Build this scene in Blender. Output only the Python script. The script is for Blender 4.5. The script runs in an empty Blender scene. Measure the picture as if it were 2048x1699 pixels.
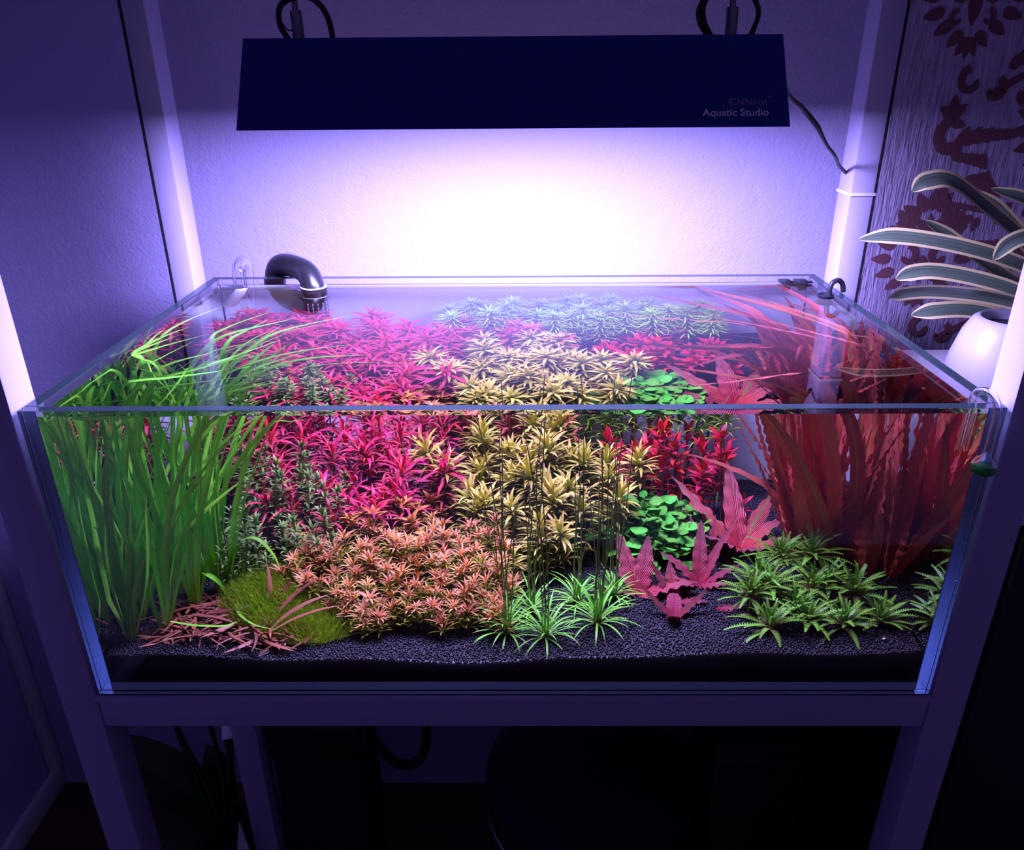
import bpy, math, random
import numpy as np
from mathutils import Vector, Matrix, Euler

random.seed(11)
rng = np.random.default_rng(11)
sc = bpy.context.scene
COL = sc.collection
Z0 = 0.86            # height of the tank's underside above the floor; tank coordinates start there

# ------------------------------------------------------------------ camera, world, lamp light, exposure
cam_d = bpy.data.cameras.new('camera')
cam_d.sensor_fit = 'HORIZONTAL'; cam_d.sensor_width = 36.0
cam_d.lens = 1561.6 / 2048.0 * 36.0
cam_d.clip_start = 0.01; cam_d.clip_end = 50
cam = bpy.data.objects.new('camera', cam_d); COL.objects.link(cam)
def cam_matrix(p, y, r, loc):
    cy, sy, cp, sp, cr, sr = math.cos(y), math.sin(y), math.cos(p), math.sin(p), math.cos(r), math.sin(r)
    f = Vector((sy*cp, cy*cp, -sp)); rt = Vector((cy, -sy, 0)); up = rt.cross(f)
    a = cr*rt + sr*up; b = -sr*rt + cr*up
    m = Matrix((a, b, -f)).transposed().to_4x4(); m.translation = loc
    return m
cam.matrix_world = cam_matrix(0.426965, -0.0110806, -0.0079787, Vector((0.00977, -0.65028, 0.61666+Z0)))
sc.camera = cam

sc.view_settings.view_transform = 'Standard'
sc.view_settings.look = 'None'
sc.view_settings.gamma = 1.0
sc.view_settings.use_curve_mapping = False
sc.view_settings.exposure = 0.0
sc.cycles.max_bounces = 22
sc.cycles.transmission_bounces = 24
sc.cycles.glossy_bounces = 24
sc.cycles.diffuse_bounces = 3
sc.cycles.blur_glossy = 0.5
sc.cycles.sample_clamp_indirect = 6.0
sc.cycles.adaptive_threshold = 0.05

world = bpy.data.worlds.new('room_ambience'); sc.world = world
world.use_nodes = True
bg = world.node_tree.nodes['Background']
bg.inputs[0].default_value = (0.38, 0.24, 1.0, 1); bg.inputs[1].default_value = 0.115

LED = bpy.data.lights.new('led_light', 'AREA')
LED.shape = 'RECTANGLE'; LED.size = 0.515; LED.size_y = 0.14
LED.energy = 46.0; LED.color = (0.44, 0.37, 1.0)
LED.cycles.is_caustics_light = True

# ------------------------------------------------------------------ node and mesh helpers
def newmat(name):
    m = bpy.data.materials.new(name); m.use_nodes = True
    nt = m.node_tree
    for n in list(nt.nodes): nt.nodes.remove(n)
    out = nt.nodes.new('ShaderNodeOutputMaterial')
    return m, nt, out
def N(nt, t, **kw):
    n = nt.nodes.new(t)
    for k, v in kw.items():
        if k.startswith('i_'):
            n.inputs[int(k[2:]) if k[2:].isdigit() else k[2:]].default_value = v
        else: setattr(n, k, v)
    return n
def c4(c): return (c[0], c[1], c[2], 1)
def mat(name, col, rough=0.5, spec=0.5, metal=0.0, bump=None, col2=None, nscale=40, coat=0.0):
    m, nt, out = newmat(name)
    b = N(nt, 'ShaderNodeBsdfPrincipled')
    b.inputs['Base Color'].default_value = c4(col); b.inputs['Roughness'].default_value = rough
    b.inputs['Specular IOR Level'].default_value = spec; b.inputs['Metallic'].default_value = metal
    b.inputs['Coat Weight'].default_value = coat
    nt.links.new(b.outputs[0], out.inputs[0])
    tc = N(nt, 'ShaderNodeTexCoord')
    if col2 is not None:
        nz = N(nt, 'ShaderNodeTexNoise'); nz.inputs['Scale'].default_value = nscale; nz.inputs['Detail'].default_value = 4
        mx = N(nt, 'ShaderNodeMix', data_type='RGBA'); mx.inputs[6].default_value = c4(col); mx.inputs[7].default_value = c4(col2)
        nt.links.new(tc.outputs['Object'], nz.inputs['Vector']); nt.links.new(nz.outputs[0], mx.inputs[0])
        nt.links.new(mx.outputs[2], b.inputs['Base Color'])
    if bump:
        nz = N(nt, 'ShaderNodeTexNoise'); nz.inputs['Scale'].default_value = bump[0]; nz.inputs['Detail'].default_value = bump[2] if len(bump) > 2 else 3
        bp = N(nt, 'ShaderNodeBump'); bp.inputs['Strength'].default_value = 1.0; bp.inputs['Distance'].default_value = bump[1]
        nt.links.new(tc.outputs['Object'], nz.inputs['Vector']); nt.links.new(nz.outputs[0], bp.inputs['Height'])
        nt.links.new(bp.outputs[0], b.inputs['Normal'])
    return m
def leafmat(name, mid, edge, base=None, rough=0.45, rib=0.25, trans=0.22, vein=0.0, var=0.35, bs=0.35, tip=None, spec=0.35):
    """u across the blade, v along it: midrib colour, blade colour, colour near the foot of the leaf."""
    m, nt, out = newmat(name)
    L = nt.links
    uv = N(nt, 'ShaderNodeUVMap'); sx = N(nt, 'ShaderNodeSeparateXYZ'); L.new(uv.outputs[0], sx.inputs[0])
    s = N(nt, 'ShaderNodeMath', operation='SUBTRACT', i_1=0.5); L.new(sx.outputs[0], s.inputs[0])
    a = N(nt, 'ShaderNodeMath', operation='ABSOLUTE'); L.new(s.outputs[0], a.inputs[0])
    r1 = N(nt, 'ShaderNodeMapRange', i_1=0.0, i_2=rib*0.5+0.001); r1.clamp = True; L.new(a.outputs[0], r1.inputs[0])
    mx = N(nt, 'ShaderNodeMix', data_type='RGBA'); mx.inputs[6].default_value = c4(mid); mx.inputs[7].default_value = c4(edge)
    L.new(r1.outputs[0], mx.inputs[0]); colr = mx.outputs[2]
    if base is not None:
        r2 = N(nt, 'ShaderNodeMapRange', i_1=0.0, i_2=bs); r2.clamp = True; L.new(sx.outputs[1], r2.inputs[0])
        m2 = N(nt, 'ShaderNodeMix', data_type='RGBA'); m2.inputs[6].default_value = c4(base); L.new(colr, m2.inputs[7]); L.new(r2.outputs[0], m2.inputs[0]); colr = m2.outputs[2]
    if tip is not None:
        r2 = N(nt, 'ShaderNodeMapRange', i_1=0.45, i_2=1.0); r2.clamp = True; L.new(sx.outputs[1], r2.inputs[0])
        m2 = N(nt, 'ShaderNodeMix', data_type='RGBA'); m2.inputs[7].default_value = c4(tip); L.new(colr, m2.inputs[6]); L.new(r2.outputs[0], m2.inputs[0]); colr = m2.outputs[2]
    oi = N(nt, 'ShaderNodeObjectInfo')
    tc = N(nt, 'ShaderNodeTexCoord')
    nz = N(nt, 'ShaderNodeTexNoise'); nz.inputs['Scale'].default_value = 60; nz.inputs['Detail'].default_value = 3; L.new(tc.outputs['Object'], nz.inputs['Vector'])
    ad = N(nt, 'ShaderNodeMath', operation='ADD'); L.new(oi.outputs['Random'], ad.inputs[0]); L.new(nz.outputs[0], ad.inputs[1])
    rv = N(nt, 'ShaderNodeMapRange', i_1=0.2, i_2=1.8, i_3=1-var, i_4=1+var); L.new(ad.outputs[0], rv.inputs[0])
    hs = N(nt, 'ShaderNodeHueSaturation'); L.new(colr, hs.inputs['Color']); L.new(rv.outputs[0], hs.inputs['Value'])
    hr = N(nt, 'ShaderNodeMapRange', i_1=0.0, i_2=1.0, i_3=0.487, i_4=0.513); L.new(oi.outputs['Random'], hr.inputs[0]); L.new(hr.outputs[0], hs.inputs['Hue'])
    b = N(nt, 'ShaderNodeBsdfPrincipled'); b.inputs['Roughness'].default_value = rough; b.inputs['Specular IOR Level'].default_value = spec
    L.new(hs.outputs[0], b.inputs['Base Color'])
    if vein > 0:
        wv = N(nt, 'ShaderNodeTexWave'); wv.inputs['Scale'].default_value = 3.4; wv.inputs['Distortion'].default_value = 2.5
        cb = N(nt, 'ShaderNodeCombineXYZ'); mu = N(nt, 'ShaderNodeMath', operation='MULTIPLY', i_1=1.3); ad2 = N(nt, 'ShaderNodeMath', operation='SUBTRACT')
        L.new(sx.outputs[1], mu.inputs[0]); L.new(mu.outputs[0], ad2.inputs[0]); L.new(a.outputs[0], ad2.inputs[1]); L.new(ad2.outputs[0], cb.inputs[0])
        L.new(cb.outputs[0], wv.inputs['Vector'])
        bp = N(nt, 'ShaderNodeBump'); bp.inputs['Strength'].default_value = 1; bp.inputs['Distance'].default_value = vein
        L.new(wv.outputs[1], bp.inputs['Height']); L.new(bp.outputs[0], b.inputs['Normal'])
        vr = N(nt, 'ShaderNodeMapRange', i_1=0.0, i_2=0.45, i_3=0.72, i_4=1.0); L.new(wv.outputs[1], vr.inputs[0]); vm = N(nt, 'ShaderNodeMix', data_type='RGBA', blend_type='MULTIPLY'); vm.inputs[0].default_value = 1.0
        L.new(hs.outputs[0], vm.inputs[6]); L.new(vr.outputs[0], vm.inputs[7]); L.new(vm.outputs[2], b.inputs['Base Color'])
    tr = N(nt, 'ShaderNodeBsdfTranslucent'); L.new(hs.outputs[0], tr.inputs[0])
    ms = N(nt, 'ShaderNodeMixShader', i_0=trans); L.new(b.outputs[0], ms.inputs[1]); L.new(tr.outputs[0], ms.inputs[2]); L.new(ms.outputs[0], out.inputs[0])
    return m

def mesh(name, v, f, m=None, uv=None, smooth=True):
    me = bpy.data.meshes.new(name)
    v = np.asarray(v, dtype=np.float32)
    if isinstance(f, np.ndarray):
        k = f.shape[1]
        me.vertices.add(len(v)); me.vertices.foreach_set('co', v.ravel())
        me.loops.add(f.size); me.loops.foreach_set('vertex_index', f.ravel().astype(np.int32))
        me.polygons.add(len(f)); me.polygons.foreach_set('loop_start', np.arange(0, f.size, k, dtype=np.int32))
        me.update(calc_edges=True)
    else:
        me.from_pydata(v.tolist(), [], f); me.update()
    if uv is not None:
        lay = me.uv_layers.new(name='UVMap')
        idx = np.empty(len(me.loops), dtype=np.int32); me.loops.foreach_get('vertex_index', idx)
        lay.data.foreach_set('uv', np.asarray(uv, dtype=np.float32)[idx].ravel())
    if smooth: me.polygons.foreach_set('use_smooth', np.ones(len(me.polygons), dtype=bool))
    if m is not None: me.materials.append(m)
    return me
def obj(name, me, parent=None, loc=(0, 0, 0), rot=None, scale=None):
    o = bpy.data.objects.new(name, me); COL.objects.link(o)
    if parent is not None: o.parent = parent
    o.location = loc
    if rot is not None: o.rotation_euler = rot
    if scale is not None: o.scale = scale if hasattr(scale, '__len__') else (scale,)*3
    return o
def tag(o, label=None, cat=None, group=None, kind=None):
    if label: o['label'] = label
    if cat: o['category'] = cat
    if group: o['group'] = group
    if kind: o['kind'] = kind
    return o
def thing(name, loc, label, cat, group=None, rot=None):
    o = bpy.data.objects.new(name, None); COL.objects.link(o); o.location = loc; o.empty_display_size = 0.02
    if rot is not None: o.rotation_euler = rot
    return tag(o, label, cat, group)
class MB:
    """collects shapes into one mesh"""
    def __init__(s): s.v = []; s.f = []; s.uv = []; s.n = 0
    def add(s, v, f, uv=None):
        v = np.asarray(v, float); s.v.append(v); s.uv.append(np.zeros((len(v), 2)) if uv is None else np.asarray(uv))
        s.f += [tuple(int(i)+s.n for i in q) for q in f]; s.n += len(v); return s
    def box(s, x0, x1, y0, y1, z0, z1, c=0.0):
        if c <= 0:
            v = [(x, y, z) for z in (z0, z1) for y in (y0, y1) for x in (x0, x1)]
            return s.add(v, [(0,2,3,1),(4,5,7,6),(0,1,5,4),(2,6,7,3),(0,4,6,2),(1,3,7,5)])
        import bmesh
        bm = bmesh.new(); bmesh.ops.create_cube(bm, size=1)
        for q in bm.verts: q.co = Vector(((x0+x1)/2+q.co.x*(x1-x0), (y0+y1)/2+q.co.y*(y1-y0), (z0+z1)/2+q.co.z*(z1-z0)))
        bmesh.ops.bevel(bm, geom=bm.edges[:], offset=c, segments=2, affect='EDGES', profile=0.5)
        bm.verts.index_update(); v = [q.co[:] for q in bm.verts]; f = [[q.index for q in p.verts] for p in bm.faces]; bm.free()
        return s.add(v, f)
    def tube(s, pts, r, k=8, cap=True, flip=False):
        p = np.asarray(pts, float); n = len(p); r = np.full(n, r) if np.isscalar(r) else np.asarray(r, float)
        t = np.gradient(p, axis=0); t /= np.linalg.norm(t, axis=1)[:, None]+1e-12
        h = np.array([0, 0, 1.]) if abs(t[0][2]) < 0.9 else np.array([1., 0, 0])
        sd = np.cross(t[0], h); sd /= np.linalg.norm(sd); v = []
        for i in range(n):
            sd = sd - t[i]*(t[i]@sd); sd /= np.linalg.norm(sd); u = np.cross(t[i], sd)
            for j in range(k):
                a = 2*math.pi*j/k; v.append(p[i]+r[i]*(math.cos(a)*sd+math.sin(a)*u))
        f = []
        for i in range(n-1):
            for j in range(k):
                q = (i*k+j, i*k+(j+1) % k, (i+1)*k+(j+1) % k, (i+1)*k+j); f.append(q[::-1] if flip else q)
        if cap: f += [tuple(range(k))[::-1], tuple(range((n-1)*k, n*k))]
        uvs = [((j/k), i/(n-1)) for i in range(n) for j in range(k)]
        return s.add(v, f, uvs)
    def lathe(s, prof, c=(0, 0, 0), k=24, axis=2):
        v = []; f = []
        for (r, z) in prof:
            for j in range(k):
                a = 2*math.pi*j/k; q = [r*math.cos(a), r*math.sin(a), z]
                if axis == 1: q = [q[0], q[2], q[1]]
                v.append((c[0]+q[0], c[1]+q[1], c[2]+q[2]))
        for i in range(len(prof)-1):
            for j in range(k): f.append((i*k+j, i*k+(j+1) % k, (i+1)*k+(j+1) % k, (i+1)*k+j))
        return s.add(v, f)
    def prism(s, poly, y0, y1):
        """poly in x,z extruded along y"""
        if sum(poly[i][0]*poly[(i+1) % len(poly)][1]-poly[(i+1) % len(poly)][0]*poly[i][1] for i in range(len(poly))) < 0: poly = poly[::-1]
        n = len(poly); v = [(x, y0, z) for x, z in poly]+[(x, y1, z) for x, z in poly]
        return s.add(v, [tuple(range(n)), tuple(range(n, 2*n))[::-1]]+[(i, i+n, (i+1) % n+n, (i+1) % n) for i in range(n)])
    def build(s, name, m, parent=None, loc=(0, 0, 0), smooth=True, uv=True):
        me = mesh(name, np.concatenate(s.v), s.f, m, np.concatenate(s.uv) if uv else None, smooth)
        return obj(name, me, parent, loc)
def flat(o): o.data.polygons.foreach_set('use_smooth', np.zeros(len(o.data.polygons), dtype=bool)); return o
def auto(o, ang=0.6):
    """sharp edges where faces meet steeply"""
    me = o.data; 
    me.polygons.foreach_set('use_smooth', np.ones(len(me.polygons), dtype=bool))
    try: me.set_sharp_from_angle(angle=ang)
    except Exception: pass
    return o
def spline(pts, n=40):
    """Catmull-Rom through the points"""
    P = np.asarray(pts, float); P = np.vstack([2*P[0]-P[1], P, 2*P[-1]-P[-2]]); out = []
    m = len(P)-3
    for s_ in np.linspace(0, m-1e-6, n):
        i = int(s_); t = s_-i; a, b, c, d = P[i:i+4]
        out.append(0.5*((2*b)+(c-a)*t+(2*a-5*b+4*c-d)*t*t+(3*b-a-3*c+d)*t**3))
    return np.array(out)

# ------------------------------------------------------------------ materials of the setting
def wallmat(name, col, scale, dist):
    m, nt, out = newmat(name); L = nt.links
    b = N(nt, 'ShaderNodeBsdfPrincipled'); b.inputs['Base Color'].default_value = c4(col); b.inputs['Roughness'].default_value = 0.75; b.inputs['Specular IOR Level'].default_value = 0.25
    tc = N(nt, 'ShaderNodeTexCoord'); nz = N(nt, 'ShaderNodeTexNoise'); nz.inputs['Scale'].default_value = scale; nz.inputs['Detail'].default_value = 3; nz.inputs['Distortion'].default_value = 0.6
    n2 = N(nt, 'ShaderNodeTexNoise'); n2.inputs['Scale'].default_value = scale*0.14; n2.inputs['Detail'].default_value = 2
    ad = N(nt, 'ShaderNodeMath', operation='MULTIPLY_ADD', i_1=1.3); bp = N(nt, 'ShaderNodeBump'); bp.inputs['Strength'].default_value = 1; bp.inputs['Distance'].default_value = dist
    L.new(tc.outputs['Object'], nz.inputs['Vector']); L.new(tc.outputs['Object'], n2.inputs['Vector'])
    L.new(n2.outputs[0], ad.inputs[0]); L.new(nz.outputs[0], ad.inputs[2]); L.new(ad.outputs[0], bp.inputs['Height']); L.new(bp.outputs[0], b.inputs['Normal']); L.new(b.outputs[0], out.inputs[0])
    return m
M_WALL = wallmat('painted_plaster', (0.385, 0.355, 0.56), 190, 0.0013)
M_PAPER, nt, out = newmat('ribbed_wallpaper')
L = nt.links
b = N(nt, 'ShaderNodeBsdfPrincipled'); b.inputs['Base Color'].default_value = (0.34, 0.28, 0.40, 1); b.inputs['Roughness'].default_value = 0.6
tc = N(nt, 'ShaderNodeTexCoord'); mp = N(nt, 'ShaderNodeMapping'); mp.inputs['Scale'].default_value = (1, 1, 0.10)
nz = N(nt, 'ShaderNodeTexNoise'); nz.inputs['Scale'].default_value = 210; nz.inputs['Detail'].default_value = 2; nz.inputs['Distortion'].default_value = 0.9
bp = N(nt, 'ShaderNodeBump'); bp.inputs['Strength'].default_value = 1; bp.inputs['Distance'].default_value = 0.004
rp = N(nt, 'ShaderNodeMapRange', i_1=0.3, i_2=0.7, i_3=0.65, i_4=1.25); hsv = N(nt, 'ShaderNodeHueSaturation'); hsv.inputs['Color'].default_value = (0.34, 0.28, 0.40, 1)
L.new(tc.outputs['Object'], mp.inputs[0]); L.new(mp.outputs[0], nz.inputs['Vector']); L.new(nz.outputs[0], bp.inputs['Height']); L.new(bp.outputs[0], b.inputs['Normal'])
L.new(nz.outputs[0], rp.inputs[0]); L.new(rp.outputs[0], hsv.inputs['Value']); L.new(hsv.outputs[0], b.inputs['Base Color']); L.new(b.outputs[0], out.inputs[0])
M_FLOCK = mat('flocked_damask', (0.115, 0.045, 0.055), 0.85, 0.2, col2=(0.17, 0.065, 0.08), nscale=160, bump=(400, 0.0006))
M_FLOOR = mat('dark_floorboard', (0.09, 0.03, 0.02), 0.35, 0.5, col2=(0.05, 0.018, 0.012), nscale=9)
M_WHITE = mat('white_lacquer', (0.65, 0.65, 0.65), 0.32, 0.5)
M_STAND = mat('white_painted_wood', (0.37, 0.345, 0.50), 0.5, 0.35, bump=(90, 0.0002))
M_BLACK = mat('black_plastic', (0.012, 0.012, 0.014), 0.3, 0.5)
M_HOOD = mat('dark_blue_anodised', (0.008, 0.034, 0.22), 0.5, 0.25, bump=(300, 0.0001))
M_RUBBER = mat('black_cable', (0.01, 0.01, 0.012), 0.5, 0.4)
M_STEEL = mat('brushed_metal', (0.25, 0.25, 0.27), 0.35, 0.5, metal=1.0)
M_PRINT = mat('grey_lettering', (0.8, 0.8, 0.8), 0.6, 0.2)
M_PRINT2 = mat('dim_lettering', (0.30, 0.30, 0.34), 0.6, 0.2)
M_DARK = mat('dark_cabinet', (0.02, 0.018, 0.022), 0.5, 0.3)
M_CHAR = mat('charcoal_panel', (0.02, 0.02, 0.026), 0.7, 0.1)
def glassmat(name, ior, dens=0.0, tint=(0.50, 0.84, 1.0), col=(1, 1, 1)):
    m, nt, out = newmat(name); g = N(nt, 'ShaderNodeBsdfGlass'); g.inputs['IOR'].default_value = ior; g.inputs['Roughness'].default_value = 0.0; g.inputs['Color'].default_value = c4(col)
    nt.links.new(g.outputs[0], out.inputs[0])
    if dens > 0:
        va = N(nt, 'ShaderNodeVolumeAbsorption'); va.inputs['Color'].default_value = c4(tint); va.inputs['Density'].default_value = dens; nt.links.new(va.outputs[0], out.inputs[1])
    return m
M_GLASS = glassmat('low_iron_glass', 1.5, 1.6)
M_GROUND = glassmat('ground_glass_edge', 1.5, 1.6); M_GROUND.node_tree.nodes['Glass BSDF'].inputs['Roughness'].default_value = 0.55
M_EDGE = glassmat('bevelled_glass_edge', 1.5, 1.6); _nt = M_EDGE.node_tree; _g = _nt.nodes['Glass BSDF']; _g.inputs['Roughness'].default_value = 0.12
_d = N(_nt, 'ShaderNodeBsdfDiffuse'); _d.inputs[0].default_value = (0.12, 0.20, 0.22, 1); _m = N(_nt, 'ShaderNodeMixShader', i_0=0.14); _o = next(n for n in _nt.nodes if n.type == 'OUTPUT_MATERIAL')
_nt.links.new(_g.outputs[0], _m.inputs[1]); _nt.links.new(_d.outputs[0], _m.inputs[2]); _nt.links.new(_m.outputs[0], _o.inputs[0])
M_TUBE = glassmat('clear_glass_tube', 1.42)
M_WATER = glassmat('water', 1.333)
M_LEDP, nt, out = newmat('led_diodes')
e = N(nt, 'ShaderNodeEmission'); e.inputs[0].default_value = (0.54, 0.46, 1.0, 1); e.inputs[1].default_value = 4.0; nt.links.new(e.outputs[0], out.inputs[0])

# ------------------------------------------------------------------ the room
YW = 0.630           # face of the wall behind the tank
o = MB().box(-1.7, 0.530, YW, YW+0.1, 0, 2.3).build('wall_back', M_WALL, smooth=False); tag(o, 'pale plastered wall behind the aquarium', kind='structure')
o = MB().box(0.530, 1.7, YW-0.0006, YW+0.1, 0, 2.3).build('wall_right', M_PAPER, smooth=False); tag(o, 'ribbed wallpaper wall with dark flocked damask', kind='structure'); WALLR = o
o = MB().box(-1.7, 1.7, -1.6, YW, -0.05, 0).build('floor', M_FLOOR, smooth=False); tag(o, 'dark brown floor', kind='structure')

# ------------------------------------------------------------------ stand
TW, TD, TH, TT = 0.45, 0.507, 0.336, 0.012
ZW = 0.3275          # water level
st = thing('aquarium_stand', (0, 0.25, 0), 'tall white four-post stand carrying the aquarium', 'stand')
def sbox(name, x0, x1, y0, y1, z0, z1, c=0.002, m=None, par=None):
    par = par or st; L0 = par.location
    o = MB().box(x0-L0.x, x1-L0.x, y0-L0.y, y1-L0.y, z0+Z0-L0.z, z1+Z0-L0.z, c).build(name, m or M_STAND, par); return auto(o)
ZT = 1.05
sbox('post', -0.496, -0.456, 0.001, 0.041, -Z0, ZT); sbox('post', 0.455, 0.495, 0.001, 0.041, -Z0, ZT)
sbox('post', -0.486, -0.456, 0.447, 0.492, -Z0, ZT); sbox('post', 0.455, 0.487, 0.437, 0.482, -Z0, ZT)
sbox('shadow_gap_strip', -0.4885, -0.4862, 0.4460, 0.4915, -0.01, ZT-0.002, 0.0, M_BLACK); sbox('shadow_gap_strip', 0.4872, 0.4895, 0.4360, 0.4815, -0.01, ZT-0.002, 0.0, M_BLACK)  # black strips stand in for the shadow gap outside each rear post
sbox('rail', -0.4555, 0.4545, 0.002, 0.040, -0.049, -0.0105); sbox('rail', -0.4555, 0.4545, 0.45, 0.49, -0.049, -0.0105)
sbox('rail', -0.494, -0.458, 0.0415, 0.4465, -0.049, -0.0105); sbox('rail', 0.457, 0.493, 0.0415, 0.4365, -0.049, -0.0105)
sbox('base_board', -0.4555, 0.4545, -0.003, 0.506, -0.0100, -0.0035, 0.001)
sbox('foam_mat', -0.4505, 0.4505, 0.002, 0.506, -0.0034, -0.0004, 0.0, M_DARK)
for x0, x1, y0, y1 in ((-0.4555, 0.4545, 0.004, 0.038), (-0.4555, 0.4545, 0.45, 0.49)): sbox('top_rail', x0, x1, y0, y1, ZT-0.04, ZT)
for sx in (-1, 1): sbox('top_rail', -0.492 if sx < 0 else 0.458, -0.46 if sx < 0 else 0.49, 0.0415, 0.4365, ZT-0.04, ZT)
o = sbox('lamp_crossbar', -0.4555, 0.4545, 0.235, 0.265, ZT-0.07, ZT-0.041)

# ------------------------------------------------------------------ aquarium glass and water
aq = thing('aquarium', (0, 0.25, Z0), 'rimless clear glass aquarium full of water plants', 'aquarium')
g = 0.0004
def pane(name, x0, x1, y0, y1, z0, z1):
    o = flat(MB().box(x0, x1, y0-0.25, y1-0.25, z0, z1, 0.0007).build(name, M_GLASS, aq)); o.data.materials.append(M_GROUND); o.data.materials.append(M_EDGE)
    for p_ in o.data.polygons:
        if p_.normal.z > 0.9 and z1 > 0.1: p_.material_index = 2
        elif p_.normal.y < -0.9 and y0 > 0.005 and y1-y0 > 0.1: p_.material_index = 1
    return o
pane('front_pane', -TW, TW, 0, TT, 0, TH); pane('back_pane', -TW, TW, TD-TT, TD, 0, TH)
pane('side_pane', -TW, -TW+TT, TT+g, TD-TT-g, 0, TH); pane('side_pane', TW-TT, TW, TT+g, TD-TT-g, 0, TH)
pane('bottom_pane', -TW+TT+g, TW-TT-g, TT+g, TD-TT-g, 0, TT)
M_FILM = mat('frosted_white_film', (0.62, 0.66, 0.72), 0.8, 0.05)
o = MB().box(-TW+TT+0.002, TW-TT-0.002, TD-TT-0.0016-0.25, TD-TT-0.0012-0.25, TT+0.003, 0.3262).build('background_film', M_FILM, aq, smooth=False); FILM = o
M_SIL = mat('pale_silicone', (0.60, 0.82, 0.95), 0.4, 0.3)
MB().box(-TW+TT, TW-TT, TT-0.0012-0.25, TT-0.0006-0.25, 0.0012, 0.0116).build('silicone_seam', M_SIL, aq, smooth=False)
XI, YF, YB = TW-TT-g, TT+g, TD-TT-g
wb = MB().box(-XI, XI, YF, YB, TT+g, ZW); wv = np.concatenate(wb.v)
o = obj('aquarium_water', mesh('aquarium_water', [wv[i] for q in wb.f for i in q], [tuple(range(4*i, 4*i+4)) for i in range(6)], M_WATER, None, True), None, (0, 0, Z0))
tag(o, 'clear still water filling the aquarium', 'water', kind='stuff'); o.cycles.is_caustics_caster = True; WATER = o

# ------------------------------------------------------------------ substrate
_fx = [-0.46, -0.35, -0.2, 0.0, 0.14, 0.3, 0.46]; _fz = [0.048, 0.046, 0.040, 0.037, 0.046, 0.049, 0.050]
def soilz(x, y):
    f = np.interp(x, _fx, _fz)
    return f + (0.072-0.042)*np.clip((y-0.02)/0.46, 0, 1) + 0.0022*np.sin(x*31+y*17)*np.sin(y*23+1.3)
M_SOIL = mat('black_aquasoil', (0.010, 0.009, 0.012), 0.42, 0.5, col2=(0.026, 0.023, 0.030), nscale=300)
xs = np.linspace(-XI+0.001, XI-0.001, 110); ys = np.linspace(YF+0.001, YB-0.001, 64)
X, Y = np.meshgrid(xs, ys); Zs = soilz(X, Y)
nx, ny = len(xs), len(ys)
v = np.stack([X, Y, Zs-0.0008], -1).reshape(-1, 3); f = []
for j in range(ny-1):
    for i in range(nx-1): f.append((j*nx+i, j*nx+i+1, (j+1)*nx+i+1, (j+1)*nx+i))
v = list(map(tuple, v)); nb = len(v)
per = [i for i in range(nx)]+[j*nx+nx-1 for j in range(1, ny)]+[(ny-1)*nx+i for i in range(nx-2, -1, -1)]+[j*nx for j in range(ny-2, 0, -1)]
v += [(v[i][0], v[i][1], TT+0.0012) for i in per]; k = len(per)
f += [(per[(i+1) % k], per[i], nb+i, nb+(i+1) % k) for i in range(k)]+[tuple(range(nb, nb+k))[::-1]]
soil = obj('aquarium_soil', mesh('aquarium_soil', v, f, M_SOIL), None, (0, 0, Z0)); tag(soil, 'black granular soil bed on the aquarium bottom', 'soil', kind='stuff')
def grains(px, py, pz, size, mt):
    n = len(px); base = np.array([(1, 0, 0), (-1, 0, 0), (0, 1, 0), (0, -1, 0), (0, 0, 1), (0, 0, -1)], float)
    fc = np.array([(0,2,4),(2,1,4),(1,3,4),(3,0,4),(2,0,5),(1,2,5),(3,1,5),(0,3,5)])
    sc_ = size*(0.7+0.6*rng.random((n, 6, 1))); q = rng.normal(size=(n, 4)); q /= np.linalg.norm(q, axis=1)[:, None]
    w, x, y, z = q.T
    R = np.stack([np.stack([1-2*(y*y+z*z), 2*(x*y-z*w), 2*(x*z+y*w)], -1), np.stack([2*(x*y+z*w), 1-2*(x*x+z*z), 2*(y*z-x*w)], -1), np.stack([2*(x*z-y*w), 2*(y*z+x*w), 1-2*(x*x+y*y)], -1)], 1)
    vv = np.einsum('nij,nkj->nki', R, base[None]*sc_)+np.stack([px, py, pz], -1)[:, None, :]
    ff = (fc[None]+6*np.arange(n)[:, None, None]).reshape(-1, 3)
    return vv.reshape(-1, 3), ff
s_ = 0.0033
gx, gy = np.meshgrid(np.arange(-XI+0.004, XI-0.003, s_), np.arange(YF+0.0025, YB-0.003, s_)); gx = gx.ravel(); gy = gy.ravel()
gx = gx+rng.uniform(-.4, .4, gx.size)*s_; gy = np.maximum(gy+rng.uniform(-.4, .4, gy.size)*s_, YF+0.0022)
gv, gf = grains(gx, gy, soilz(gx, gy)+rng.uniform(-0.0006, 0.0009, gx.size), 0.00185, None)
hx, hz = np.meshgrid(np.arange(-XI+0.005, XI-0.004, 0.0037), np.arange(0.0155, 0.05, 0.0036)); hx = hx.ravel()+rng.uniform(-.001, .001, hx.size); hz = hz.ravel()+rng.uniform(-.001, .001, hz.size)
ok = hz < soilz(hx, 0.013)-0.001; hx, hz = hx[ok], hz[ok]
g2, f2 = grains(hx, np.full(hx.size, YF+0.0022), hz, 0.0018, None)
gr = obj('soil_grains', mesh('soil_grains', np.concatenate([gv, g2]), np.concatenate([gf, f2+len(gv)]), M_SOIL, smooth=False), soil); gr['kind'] = 'stuff'

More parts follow.
